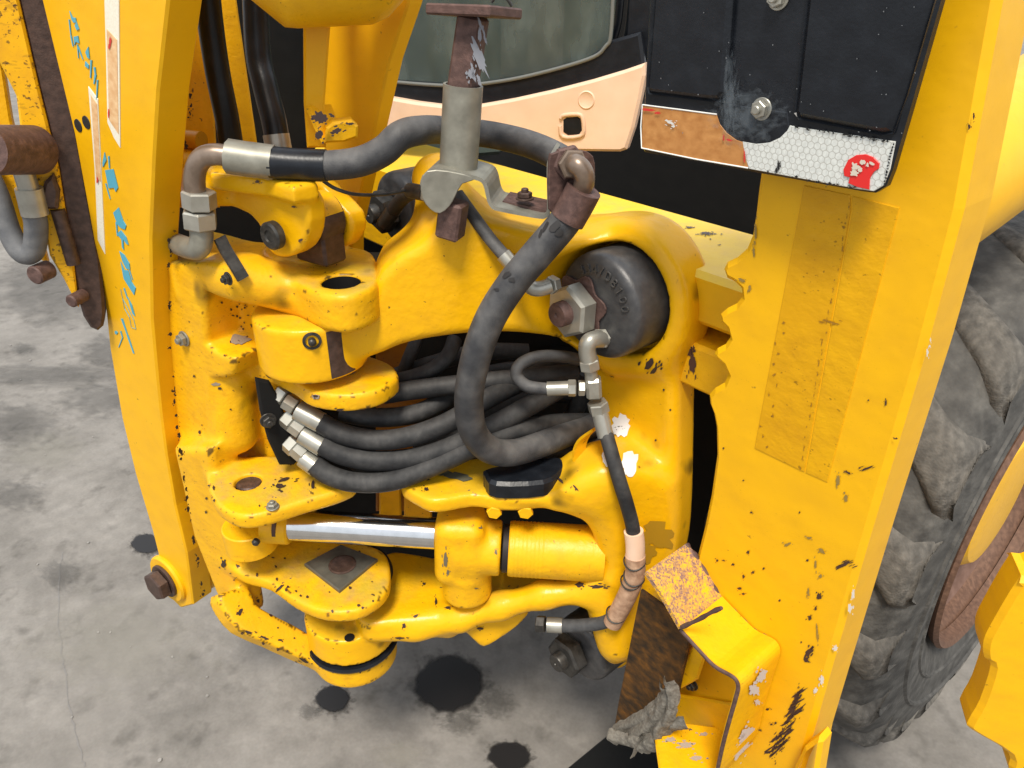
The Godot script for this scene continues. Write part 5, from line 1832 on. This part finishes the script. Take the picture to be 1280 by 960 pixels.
func build_link() -> void:
	var k := Cast.new()
	var t := thing("boom_lock_link", "yellow forked link pinned on top of the kingpost lug", "link", at(390, 325, 1.03))
	var c1 := at(352, 288, 1.0)
	var c2 := c1 - BN * 0.125
	var b1 := frame(BN)
	# cheeks run up into one flat-topped block, which goes back to the boom
	var cp := smooth_loop(pxp([262, 214, 300, 216, 340, 224, 372, 240, 384, 262, 384, 292, 374, 314, 354, 323, 336, 316, 328, 292, 312, 270, 285, 258, 262, 248], c1, BN), 2)
	k.slab(cp, BN, 0.034, 0.007, 0.0)
	var q2 := c1 - BN * 0.088
	k.slab(smooth_loop(pxp([330, 212, 390, 224, 412, 244, 436, 268, 440, 292, 428, 310, 412, 306, 402, 285, 384, 262, 340, 250], q2, BN), 2), BN, 0.032, 0.007, 0.0)
	var yt := onp(345, 225, c1, BN).y + 0.004
	k.slab([ony(262, 216, yt), ony(330, 223, yt), ony(366, 233, yt), ony(398, 226, yt), ony(330, 205, yt), ony(262, 196, yt)], UP, 0.024, 0.006, 0.014)
	k.bar(at(262, 232, 1.07), at(222, 212, 1.2), 0.026, 0.03, 0.02)
	part("fork", k.mesh(0.0035, cast_paint(1.0, 0.5, 0.0)), M.paint, t)
	on_cast(k, [[322, 227, 4, 2], [372, 225, 6, 2.5], [425, 278, 4, 5], [427, 292, 5, 3], [376, 300, 4, 2, -30], [368, 258, 3, 2]], t, flake(Color(0.32, 0.24, 0.20)))
	var eye := mb()
	var ec := (c1 + c2) * 0.5
	add_lathe(eye, [Vector2(0, -0.022), Vector2(0.034, -0.022), Vector2(0.036, -0.018), Vector2(0.036, 0.018), Vector2(0.034, 0.022), Vector2(0, 0.022)], ec, BN, 40)
	eye.col = Color(0.9, 0.85, 0.8)
	add_box(eye, ec - UP * 0.03, Basis(BD, UP, BN), Vector3(0.062, 0.06, 0.042), 0.004)
	part("eye_lug", eye.done(), M.darkrust, t)
	var cov := mb(YEL)
	for i in 10:
		var a0 := deg_to_rad(20.0 + i * 13.0)
		var a1 := deg_to_rad(33.0 + i * 13.0)
		var d0 := -BD * cos(a0) + UP * sin(a0)
		var d1 := -BD * cos(a1) + UP * sin(a1)
		cov.flat4(ec + d0 * 0.0368 - BN * 0.0185, ec + d1 * 0.0368 - BN * 0.0185, ec + d1 * 0.0368 + BN * 0.0185, ec + d0 * 0.0368 + BN * 0.0185)
		for q in range(cov.v.size() - 4, cov.v.size()):
			var w := cov.v[q] - ec
			cov.n[q] = (w - BN * w.dot(BN)).normalized()
	part("eye_paint", cov.done(), M.worn, t)
	var pin := mb()
	add_lathe(pin, [Vector2(0, 0), Vector2(0.019, 0), Vector2(0.019, 0.010), Vector2(0.016, 0.0125), Vector2(0.009, 0.0125), Vector2(0.008, 0.010), Vector2(0, 0.010)], at(345, 293, 0.992), BN, 32)
	part("pin", pin.done(), M.steel, t)
	# small lock lever with bolt in front of the elbow
	var lv := mb()
	add_fold(lv, pxf([268, 300, 0.985, 276, 316, 0.98, 286, 332, 0.975, 292, 342, 0.97, 298, 352, 0.968]), Vector3(0.010, 0.003, -0.012), 0.006, 2)
	add_bolt(lv, at(286, 348, 0.965), az(-140.0), 0.0075)
	single("lock_lever", lv.done(), M.steel, "small grey steel lever with bolt beside the pipe elbow", "lever")

func build_bracket() -> void:
	var t := thing("hose_bracket", "grey folded steel bracket with upright tube on the carriage", "bracket", at(600, 262, 0.98))
	var m := mb()
	var wd := Vector3(0.012, 0.0, -0.07)
	var g := 0.965
	# saddle: top, then down to the foot, then up as the tab's grey side
	add_fold(m, pxf([527, 232, g, 530, 221, g, 540, 214, g, 560, 214, g, 580, 219, g, 596, 223, g, 604, 227, g, 608, 236, g, 611, 250, g, 616, 259, g, 625, 262, g, 650, 267, g, 674, 271, g, 682, 270, g, 686, 262, g, 686, 230, g, 686, 205, g, 690, 194, g]), wd, 0.005, 2)
	part("folded_sheet", m.done(), M.bracket, t)
	var fl := mb()
	add_plate(fl, smooth_loop(pxp([534, 214, 560, 214, 596, 223, 578, 230, 569, 246, 562, 258, 550, 267, 538, 262, 528, 248, 526, 228], at(556, 240, 0.962), az(175.0)), 2), az(175.0), 0.004, 0.001)
	part("front_flange", fl.done(), M.bracket, t)
	# hose tab, rusty, standing up at the right end
	var tn := az(152.0)
	var tp := at(715, 230, 0.955)
	part("hose_tab", plate(smooth_loop(pxp([687, 262, 687, 200, 692, 192, 706, 188, 728, 188, 738, 192, 744, 204, 743, 245, 738, 266, 730, 272, 722, 270, 700, 266], tp, tn), 2), tn, 0.005, 0.001), M.rust, t, "rusty end tab")
	var bo := mb()
	add_bolt(bo, at(656, 249, 0.985), UP, 0.0095)
	part("bolt", bo.done(), M.darkrust, t)
	var strip := mb()
	add_fold(strip, pxf([628, 253, 0.99, 684, 265, 0.975]), Vector3(0.01, 0, -0.045), 0.004)
	part("foot_strip", strip.done(), M.rust, t)
	# tube and the prop in it
	var a := at(573, 210, 1.0)
	var b := at(579, 106, 1.0)
	var ax := (b - a).normalized()
	var hl := (b - a).length()
	part("tube", lathe([Vector2(0.0245, 0), Vector2(0.0245, hl), Vector2(0.0215, hl), Vector2(0.0215, hl - 0.03)], a, ax, 40), M.bracket, t)
	var p := thing("lamp_prop", "rusty square post with rusty flat top plate above bracket tube", "post", b)
	var c := at(592, 20, 1.0)
	var up := (c - b).normalized()
	var px := up.cross(az(-160.0)).normalized() * -1.0
	var pb := Basis(px, up, px.cross(up))
	if pb.z.z < 0:
		pb = Basis(-px, up, (-px).cross(up))
	part("post", box((b + c) * 0.5 - up * 0.015, pb, Vector3(0.031, (c - b).length() + 0.03, 0.031), 0.003), M.rust, p)
	var q := (b + c) * 0.5 + pb.z * 0.0160
	chips([[600, 72, 6, 26, -2], [600, 44, 3, 12], [590, 92, 5, 9]], q, pb.z, p, flake(Color(0.50, 0.51, 0.54)), "old_paint", 0.0008)
	part("top_plate", box(c + up * 0.005, Basis(UP.cross(az(-150.0)).normalized(), up, az(-150.0)).orthonormalized(), Vector3(0.088, 0.012, 0.075), 0.002), M.rust, p)
	part("wire", tube(pxf([614, 3, 0.97, 624, -8, 0.97, 634, -1, 0.97, 640, 8, 0.97]), 0.0018, 8), M.steel, p)
	# end of the prop below the bracket
	part("post_end", box(at(565, 274, 0.985), Basis(px, UP, px.cross(UP)).orthonormalized(), Vector3(0.032, 0.05, 0.03), 0.003), M.rust, p)

func on_hose(pts: Array, r: float, list: Array, parent: Node3D, m: Material, called: String) -> void:
	var k := Cast.new()
	var path := spline(pxf(pts), 6)
	for i in path.size() - 1:
		k.bar(path[i], path[i + 1], r, r, 0.0)
	on_cast(k, list, parent, m, called)

func hose(called: String, label: String, pts: Array, r: float, m: Material, base := Vector3.INF) -> Node3D:
	var q := pxf(pts)
	var t := thing(called, label, "hose", q[0] if base == Vector3.INF else base)
	var o := mb()
	add_tube(o, spline(q, 10), r, 20)
	# dust lies on the upper side, the rest is dark rubber with scuffs
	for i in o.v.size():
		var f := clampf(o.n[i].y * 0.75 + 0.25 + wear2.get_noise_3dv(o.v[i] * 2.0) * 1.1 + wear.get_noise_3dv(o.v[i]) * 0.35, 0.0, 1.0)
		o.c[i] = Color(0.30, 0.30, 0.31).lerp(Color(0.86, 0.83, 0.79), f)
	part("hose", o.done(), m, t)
	return t

func bit(t: Node3D, called: String, pts: Array, r: float, m: Material, segs := 20) -> void:
	part(called, tube(pxf(pts), r, segs, 6), m, t)

func nut_on(t: Node3D, px: float, py: float, fwd: float, to: Array, rad: float, h: float, m: Material, spin := 0.1) -> void:
	var a := at(px, py, fwd)
	var d := at(to[0], to[1], to[2]) - a
	part("nut", hexnut(a - d.normalized() * h * 0.5, d, rad, h, spin), m, t)

func build_hoses() -> void:
	# A: thick hose over the top, with bent steel pipe end
	var t := hose("top_hose", "thick grey hose running across the top from a bent pipe", [335, 203, 0.985, 370, 206, 0.985, 410, 207, 0.985, 450, 202, 0.985, 480, 188, 0.99, 500, 170, 1.0, 525, 163, 1.03, 560, 163, 1.11, 610, 168, 1.13, 655, 178, 1.11, 690, 192, 1.06, 712, 206, 1.03], 0.0185, M.oldhose)
	bit(t, "sleeve", [338, 203, 0.985, 375, 206, 0.985, 408, 207, 0.985], 0.0200, M.black)
	part("ferrule", tube(pxf([284, 195, 0.985, 310, 199, 0.985, 342, 203, 0.985]), 0.0215, 8, 3), M.bracket, t)
	bit(t, "bent_pipe", [286, 195, 0.985, 268, 193, 0.985, 254, 197, 0.985, 246, 208, 0.985, 243, 224, 0.985, 244, 240, 0.985], 0.0135, M.pipe)
	nut_on(t, 249, 250, 0.985, [250, 262, 0.985], 0.0215, 0.024, M.zinc)
	nut_on(t, 250, 274, 0.985, [251, 286, 0.985], 0.0225, 0.024, M.zinc, 0.5)
	bit(t, "pipe_elbow", [251, 282, 0.985, 252, 298, 0.985, 248, 310, 0.99, 236, 310, 1.02, 220, 304, 1.08, 202, 296, 1.15], 0.0150, M.bracket)
	# B: the big loop from the bracket tab down and back
	t = hose("loop_hose", "thick scuffed grey hose hanging in a long loop before the carriage", [718, 258, 0.945, 702, 282, 0.94, 672, 317, 0.935, 640, 355, 0.93, 612, 400, 0.925, 594, 450, 0.92, 586, 500, 0.925, 592, 540, 0.935, 612, 562, 0.95, 640, 566, 0.97, 672, 557, 1.0, 705, 544, 1.04, 745, 530, 1.10], 0.0205, M.oldhose)
	part("ferrule", tube(pxf([730, 236, 0.938, 722, 252, 0.94, 709, 275, 0.94]), 0.0222, 24, 3), M.rust, t)
	bit(t, "bent_pipe", [712, 202, 0.96, 719, 205, 0.935, 727, 212, 0.930, 731, 224, 0.932, 726, 240, 0.94], 0.0125, M.pipe)
	nut_on(t, 711, 203, 0.952, [719, 206, 0.925], 0.0210, 0.014, M.rust, 0.3)
	nut_on(t, 716, 205, 0.940, [724, 209, 0.915], 0.0185, 0.010, M.pipe, 0.6)
	on_hose([718, 258, 0.945, 702, 282, 0.94, 672, 317, 0.935, 640, 355, 0.93, 612, 400, 0.925], 0.0205, [[694, 283, 9, 5, -45], [699, 291, 6, 4, -40], [682, 284, 2, 7, 30], [676, 292, 1.5, 6, 20], [634, 344, 6, 3, -40], [640, 350, 4, 3], [621, 362, 3, 2], [628, 340, 2, 4]], t, flake(Color(0.13, 0.12, 0.12)), "cracked_cover")
	# C: three hoses from the manifold on the kingpost
	var trio := [
		["manifold_hose", "uppermost of three black hoses fanning out from the kingpost manifold", [400, 528, 1.005, 430, 543, 1.0, 470, 550, 1.0, 510, 546, 1.0, 560, 528, 1.01, 610, 498, 1.04, 650, 478, 1.08, 700, 455, 1.15], [352, 494, 1.03], [372, 513, 1.015], [402, 529, 1.005]],
		["manifold_hose", "middle of three black hoses fanning out from the kingpost manifold", [402, 556, 0.995, 430, 569, 0.99, 470, 576, 0.99, 520, 572, 0.99, 570, 556, 0.995, 620, 530, 1.01, 660, 508, 1.03, 710, 480, 1.10], [362, 524, 1.02], [378, 543, 1.005], [404, 559, 0.995]],
		["manifold_hose", "lowest of three black hoses fanning out from the kingpost manifold", [392, 580, 0.985, 412, 594, 0.98, 445, 603, 0.975, 490, 601, 0.975, 540, 583, 0.98, 590, 560, 0.99, 640, 540, 1.01, 690, 530, 1.05, 740, 528, 1.1], [366, 556, 1.01], [380, 572, 0.995], [396, 584, 0.985]]]
	for s in trio:
		t = hose(s[0], s[1], s[2], 0.0160, M.rubber)
		var d: Array = s[5]
		nut_on(t, s[3][0], s[3][1], s[3][2], d, 0.0170, 0.018, M.zinc)
		nut_on(t, lerpf(s[3][0], s[4][0], 0.55), lerpf(s[3][1], s[4][1], 0.55), s[4][2], d, 0.0135, 0.02, M.zinc, 0.5)
		part("ferrule", tube(pxf([s[4][0], s[4][1], s[4][2], d[0], d[1], d[2]]), 0.0170, 8, 2), M.zinc, t)
		t.set_meta("group", "hoses fanning out from the manifold")
	# D: hoses that cross the opening behind
	hose("crossing_hose", "straight grey hose crossing the opening behind the loop", [480, 493, 1.06, 520, 487, 1.06, 580, 480, 1.06, 640, 474, 1.07, 720, 466, 1.1], 0.0155, M.rubber)
	hose("back_hose", "black hose curving up behind the lower lug", [470, 478, 1.09, 505, 474, 1.09, 540, 462, 1.09, 560, 444, 1.1, 568, 425, 1.13], 0.0125, M.rubber)
	hose("back_hose", "thin black hose deep in the opening beside the lower lug", [470, 500, 1.14, 500, 470, 1.14, 512, 445, 1.15, 522, 420, 1.18], 0.011, M.rubber)
	hose("back_hose", "black hose passing low behind the fan of hoses", [425, 515, 1.04, 470, 522, 1.04, 520, 517, 1.05, 560, 498, 1.08, 610, 470, 1.15], 0.0155, M.rubber)
	hose("back_hose", "dull black hose dipping below the fan of hoses", [420, 560, 1.02, 470, 590, 1.02, 520, 588, 1.03, 580, 572, 1.06, 640, 560, 1.1, 730, 545, 1.15], 0.0145, M.rubber)
	hose("back_hose", "black hose lying beneath the loop's right end", [640, 575, 1.06, 690, 566, 1.06, 735, 556, 1.08, 790, 540, 1.12], 0.0125, M.rubber)
	hose("back_hose", "dark hose along the back of the opening's top", [540, 500, 1.2, 600, 470, 1.2, 660, 462, 1.2, 730, 480, 1.2], 0.014, M.rubber)
	hose("back_hose", "dusty hose slanting across the middle of the opening", [520, 560, 1.12, 580, 540, 1.12, 640, 505, 1.13, 720, 490, 1.16], 0.0155, M.rubber)
	hose("back_hose", "hose bending up into the opening's right corner", [600, 580, 1.14, 670, 560, 1.14, 715, 520, 1.14, 735, 470, 1.15], 0.0150, M.rubber)
	hose("back_hose", "dark hose tucked under the top beam of the carriage", [495, 470, 1.16, 540, 455, 1.16, 600, 440, 1.17, 660, 440, 1.18], 0.0145, M.rubber)
	# near-black slab stands for shade behind the hoses, yellow plates before it
	var d := thing("slew_shade_fill", "dark slab standing for shade inside the arched opening, with yellow plates", "machinery", at(600, 520, 1.4))
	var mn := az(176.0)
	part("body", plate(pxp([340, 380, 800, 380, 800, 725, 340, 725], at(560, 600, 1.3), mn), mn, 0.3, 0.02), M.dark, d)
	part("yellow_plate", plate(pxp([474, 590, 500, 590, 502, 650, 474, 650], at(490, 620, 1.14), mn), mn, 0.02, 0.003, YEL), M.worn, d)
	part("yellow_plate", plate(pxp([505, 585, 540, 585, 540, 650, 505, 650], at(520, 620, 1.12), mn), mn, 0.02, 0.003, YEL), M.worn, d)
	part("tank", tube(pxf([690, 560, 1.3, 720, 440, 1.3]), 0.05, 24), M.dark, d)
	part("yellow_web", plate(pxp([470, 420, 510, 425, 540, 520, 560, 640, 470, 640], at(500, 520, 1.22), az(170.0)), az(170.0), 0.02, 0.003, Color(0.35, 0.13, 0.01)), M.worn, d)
	# E: small loop into the tee
	t = hose("tee_hose", "small grey hose bent in a tight loop into the tee", [735, 452, 1.06, 705, 446, 1.03, 672, 446, 1.0, 650, 456, 0.985, 646, 470, 0.98, 658, 482, 0.975, 680, 486, 0.972, 700, 486, 0.97], 0.0092, M.oldhose)
	part("ferrule", tube(pxf([684, 486, 0.971, 712, 485, 0.968]), 0.0110, 8, 2), M.zinc, t)
	nut_on(t, 715, 485, 0.968, [730, 485, 0.967], 0.0125, 0.012, M.zinc)
	nut_on(t, 727, 485, 0.967, [740, 485, 0.967], 0.0115, 0.010, M.zinc, 0.5)
	# F: elbow from the cap, tee and hose that drops to the lower clamp
	t = thing("tee_fitting", "zinc elbow and tee fitting standing below the round cap", "fitting", at(741, 480, 0.965))
	bit(t, "elbow", [754, 424, 0.985, 744, 424, 0.972, 736, 428, 0.966, 734, 438, 0.966, 736, 450, 0.966], 0.0125, M.zinc)
	nut_on(t, 752, 423, 0.985, [744, 424, 0.96], 0.0150, 0.014, M.zinc, 0.2)
	nut_on(t, 737, 455, 0.966, [739, 466, 0.966], 0.0150, 0.016, M.zinc)
	bit(t, "neck", [736, 440, 0.966, 740, 480, 0.966], 0.0095, M.zinc)
	part("tee_body", box(at(742, 484, 0.966), Basis(az(92.0), UP, az(-178.0)).rotated(Vector3.BACK, 0.1), Vector3(0.022, 0.034, 0.022), 0.004), M.zinc, t)
	nut_on(t, 748, 509, 0.966, [751, 522, 0.966], 0.0155, 0.018, M.zinc, 0.4)
	t = hose("drop_hose", "thin black hose dropping from the tee along the carriage arm", [757, 540, 0.955, 764, 565, 0.932, 774, 600, 0.915, 784, 632, 0.910, 791, 660, 0.908, 794, 690, 0.905, 794, 715, 0.903], 0.0108, M.rubber)
	part("ferrule", tube(pxf([750, 516, 0.963, 757, 545, 0.952]), 0.0128, 8, 2), M.zinc, t)
	bit(t, "wrapping", [792, 664, 0.908, 794, 680, 0.906, 794, 697, 0.904], 0.0148, M.peach)
	var sl := mat("aged_wrapping", mottle(256, 74, Color(0.55, 0.42, 0.33), Color(0.84, 0.70, 0.58), 0.02), 0.7, 0.0, 0.1)
	bit(t, "taped_wrapping", [794, 694, 0.904, 794, 715, 0.903, 788, 735, 0.905, 778, 756, 0.910, 766, 778, 0.918], 0.0155, sl)
	for s in [[793, 703, 0.9035, 0], [792, 722, 0.9035, 1], [789, 727, 0.904, 0], [770, 768, 0.915, 1]]:
		var a := at(s[0], s[1], s[2])
		var ax := at(793, 690, 0.905) - at(788, 735, 0.905) if s[3] == 0 else at(794, 715, 0.903) - at(776, 756, 0.911)
		var b := frame(ax)
		var path := PackedVector3Array()
		for i in 25:
			var q := TAU * i / 24.0
			path.append(a + (b.x * cos(q) + b.z * sin(q)) * 0.0163 + b.y * 0.003 * sin(q * 2.0))
		var m := mb()
		add_tube(m, path, 0.0013, 6)
		part("wire_tie", m.done(), M.steel, t)
	bit(t, "hose_tail", [770, 772, 0.917, 750, 779, 0.93, 725, 782, 0.94, 700, 782, 0.95], 0.0112, M.rubber)
	part("ferrule", tube(pxf([703, 782, 0.949, 684, 781, 0.953]), 0.0130, 8, 2), M.zinc, t)
	nut_on(t, 676, 780, 0.954, [660, 779, 0.958], 0.0145, 0.016, M.steel)
	# G: thin hose from the bracket to the cap's upper elbow
	t = hose("pilot_hose", "thin grey hose slanting from the bracket to the cap", [572, 243, 1.04, 590, 268, 1.02, 612, 298, 1.005, 636, 326, 0.99], 0.0088, M.oldhose)
	part("ferrule", tube(pxf([629, 318, 0.994, 645, 337, 0.986]), 0.0108, 8, 2), M.zinc, t)
	bit(t, "elbow", [640, 332, 0.988, 656, 350, 0.98, 664, 359, 0.978, 674, 361, 0.978, 688, 357, 0.982], 0.0105, M.zinc)
	nut_on(t, 690, 356, 0.984, [700, 352, 1.0], 0.0125, 0.014, M.zinc)
	# H: hose end bolted to the bracket's left flange, with a thin wire
	t = hose("bracket_hose", "short black hose ending in a bolt on the bracket's left", [478, 282, 1.2, 492, 262, 1.15, 505, 246, 1.09, 518, 239, 1.05], 0.0105, M.rubber)
	bit(t, "sleeve_end", [512, 238, 1.055, 532, 242, 1.03], 0.0105, M.steel)
	nut_on(t, 537, 244, 1.02, [545, 246, 1.0], 0.0125, 0.012, M.bracket)
	part("ferrule", tube(pxf([481, 278, 1.19, 493, 261, 1.15]), 0.0125, 8, 2), M.steel, t)
	single("thin_wire", tube(pxf([404, 226, 0.985, 420, 236, 0.99, 445, 243, 1.0, 480, 243, 1.03, 512, 237, 1.05]), 0.0024, 8), M.steel, "thin grey wire drooping from the thick hose to the bracket", "wire")
	# I: hoses inside the boom
	hose("boom_hose", "thick black hose rising inside the boom near its left plate", [252, -80, 1.12, 262, 20, 1.12, 272, 90, 1.12, 284, 150, 1.12, 292, 200, 1.12], 0.0165, M.black)
	t = hose("boom_hose", "black hose with bright steel end deep inside the boom", [318, -60, 1.25, 322, 60, 1.24, 332, 110, 1.22, 342, 150, 1.2, 346, 172, 1.19], 0.0185, M.black)
	bit(t, "ferrule", [345, 168, 1.19, 349, 190, 1.185], 0.0195, M.zinc)
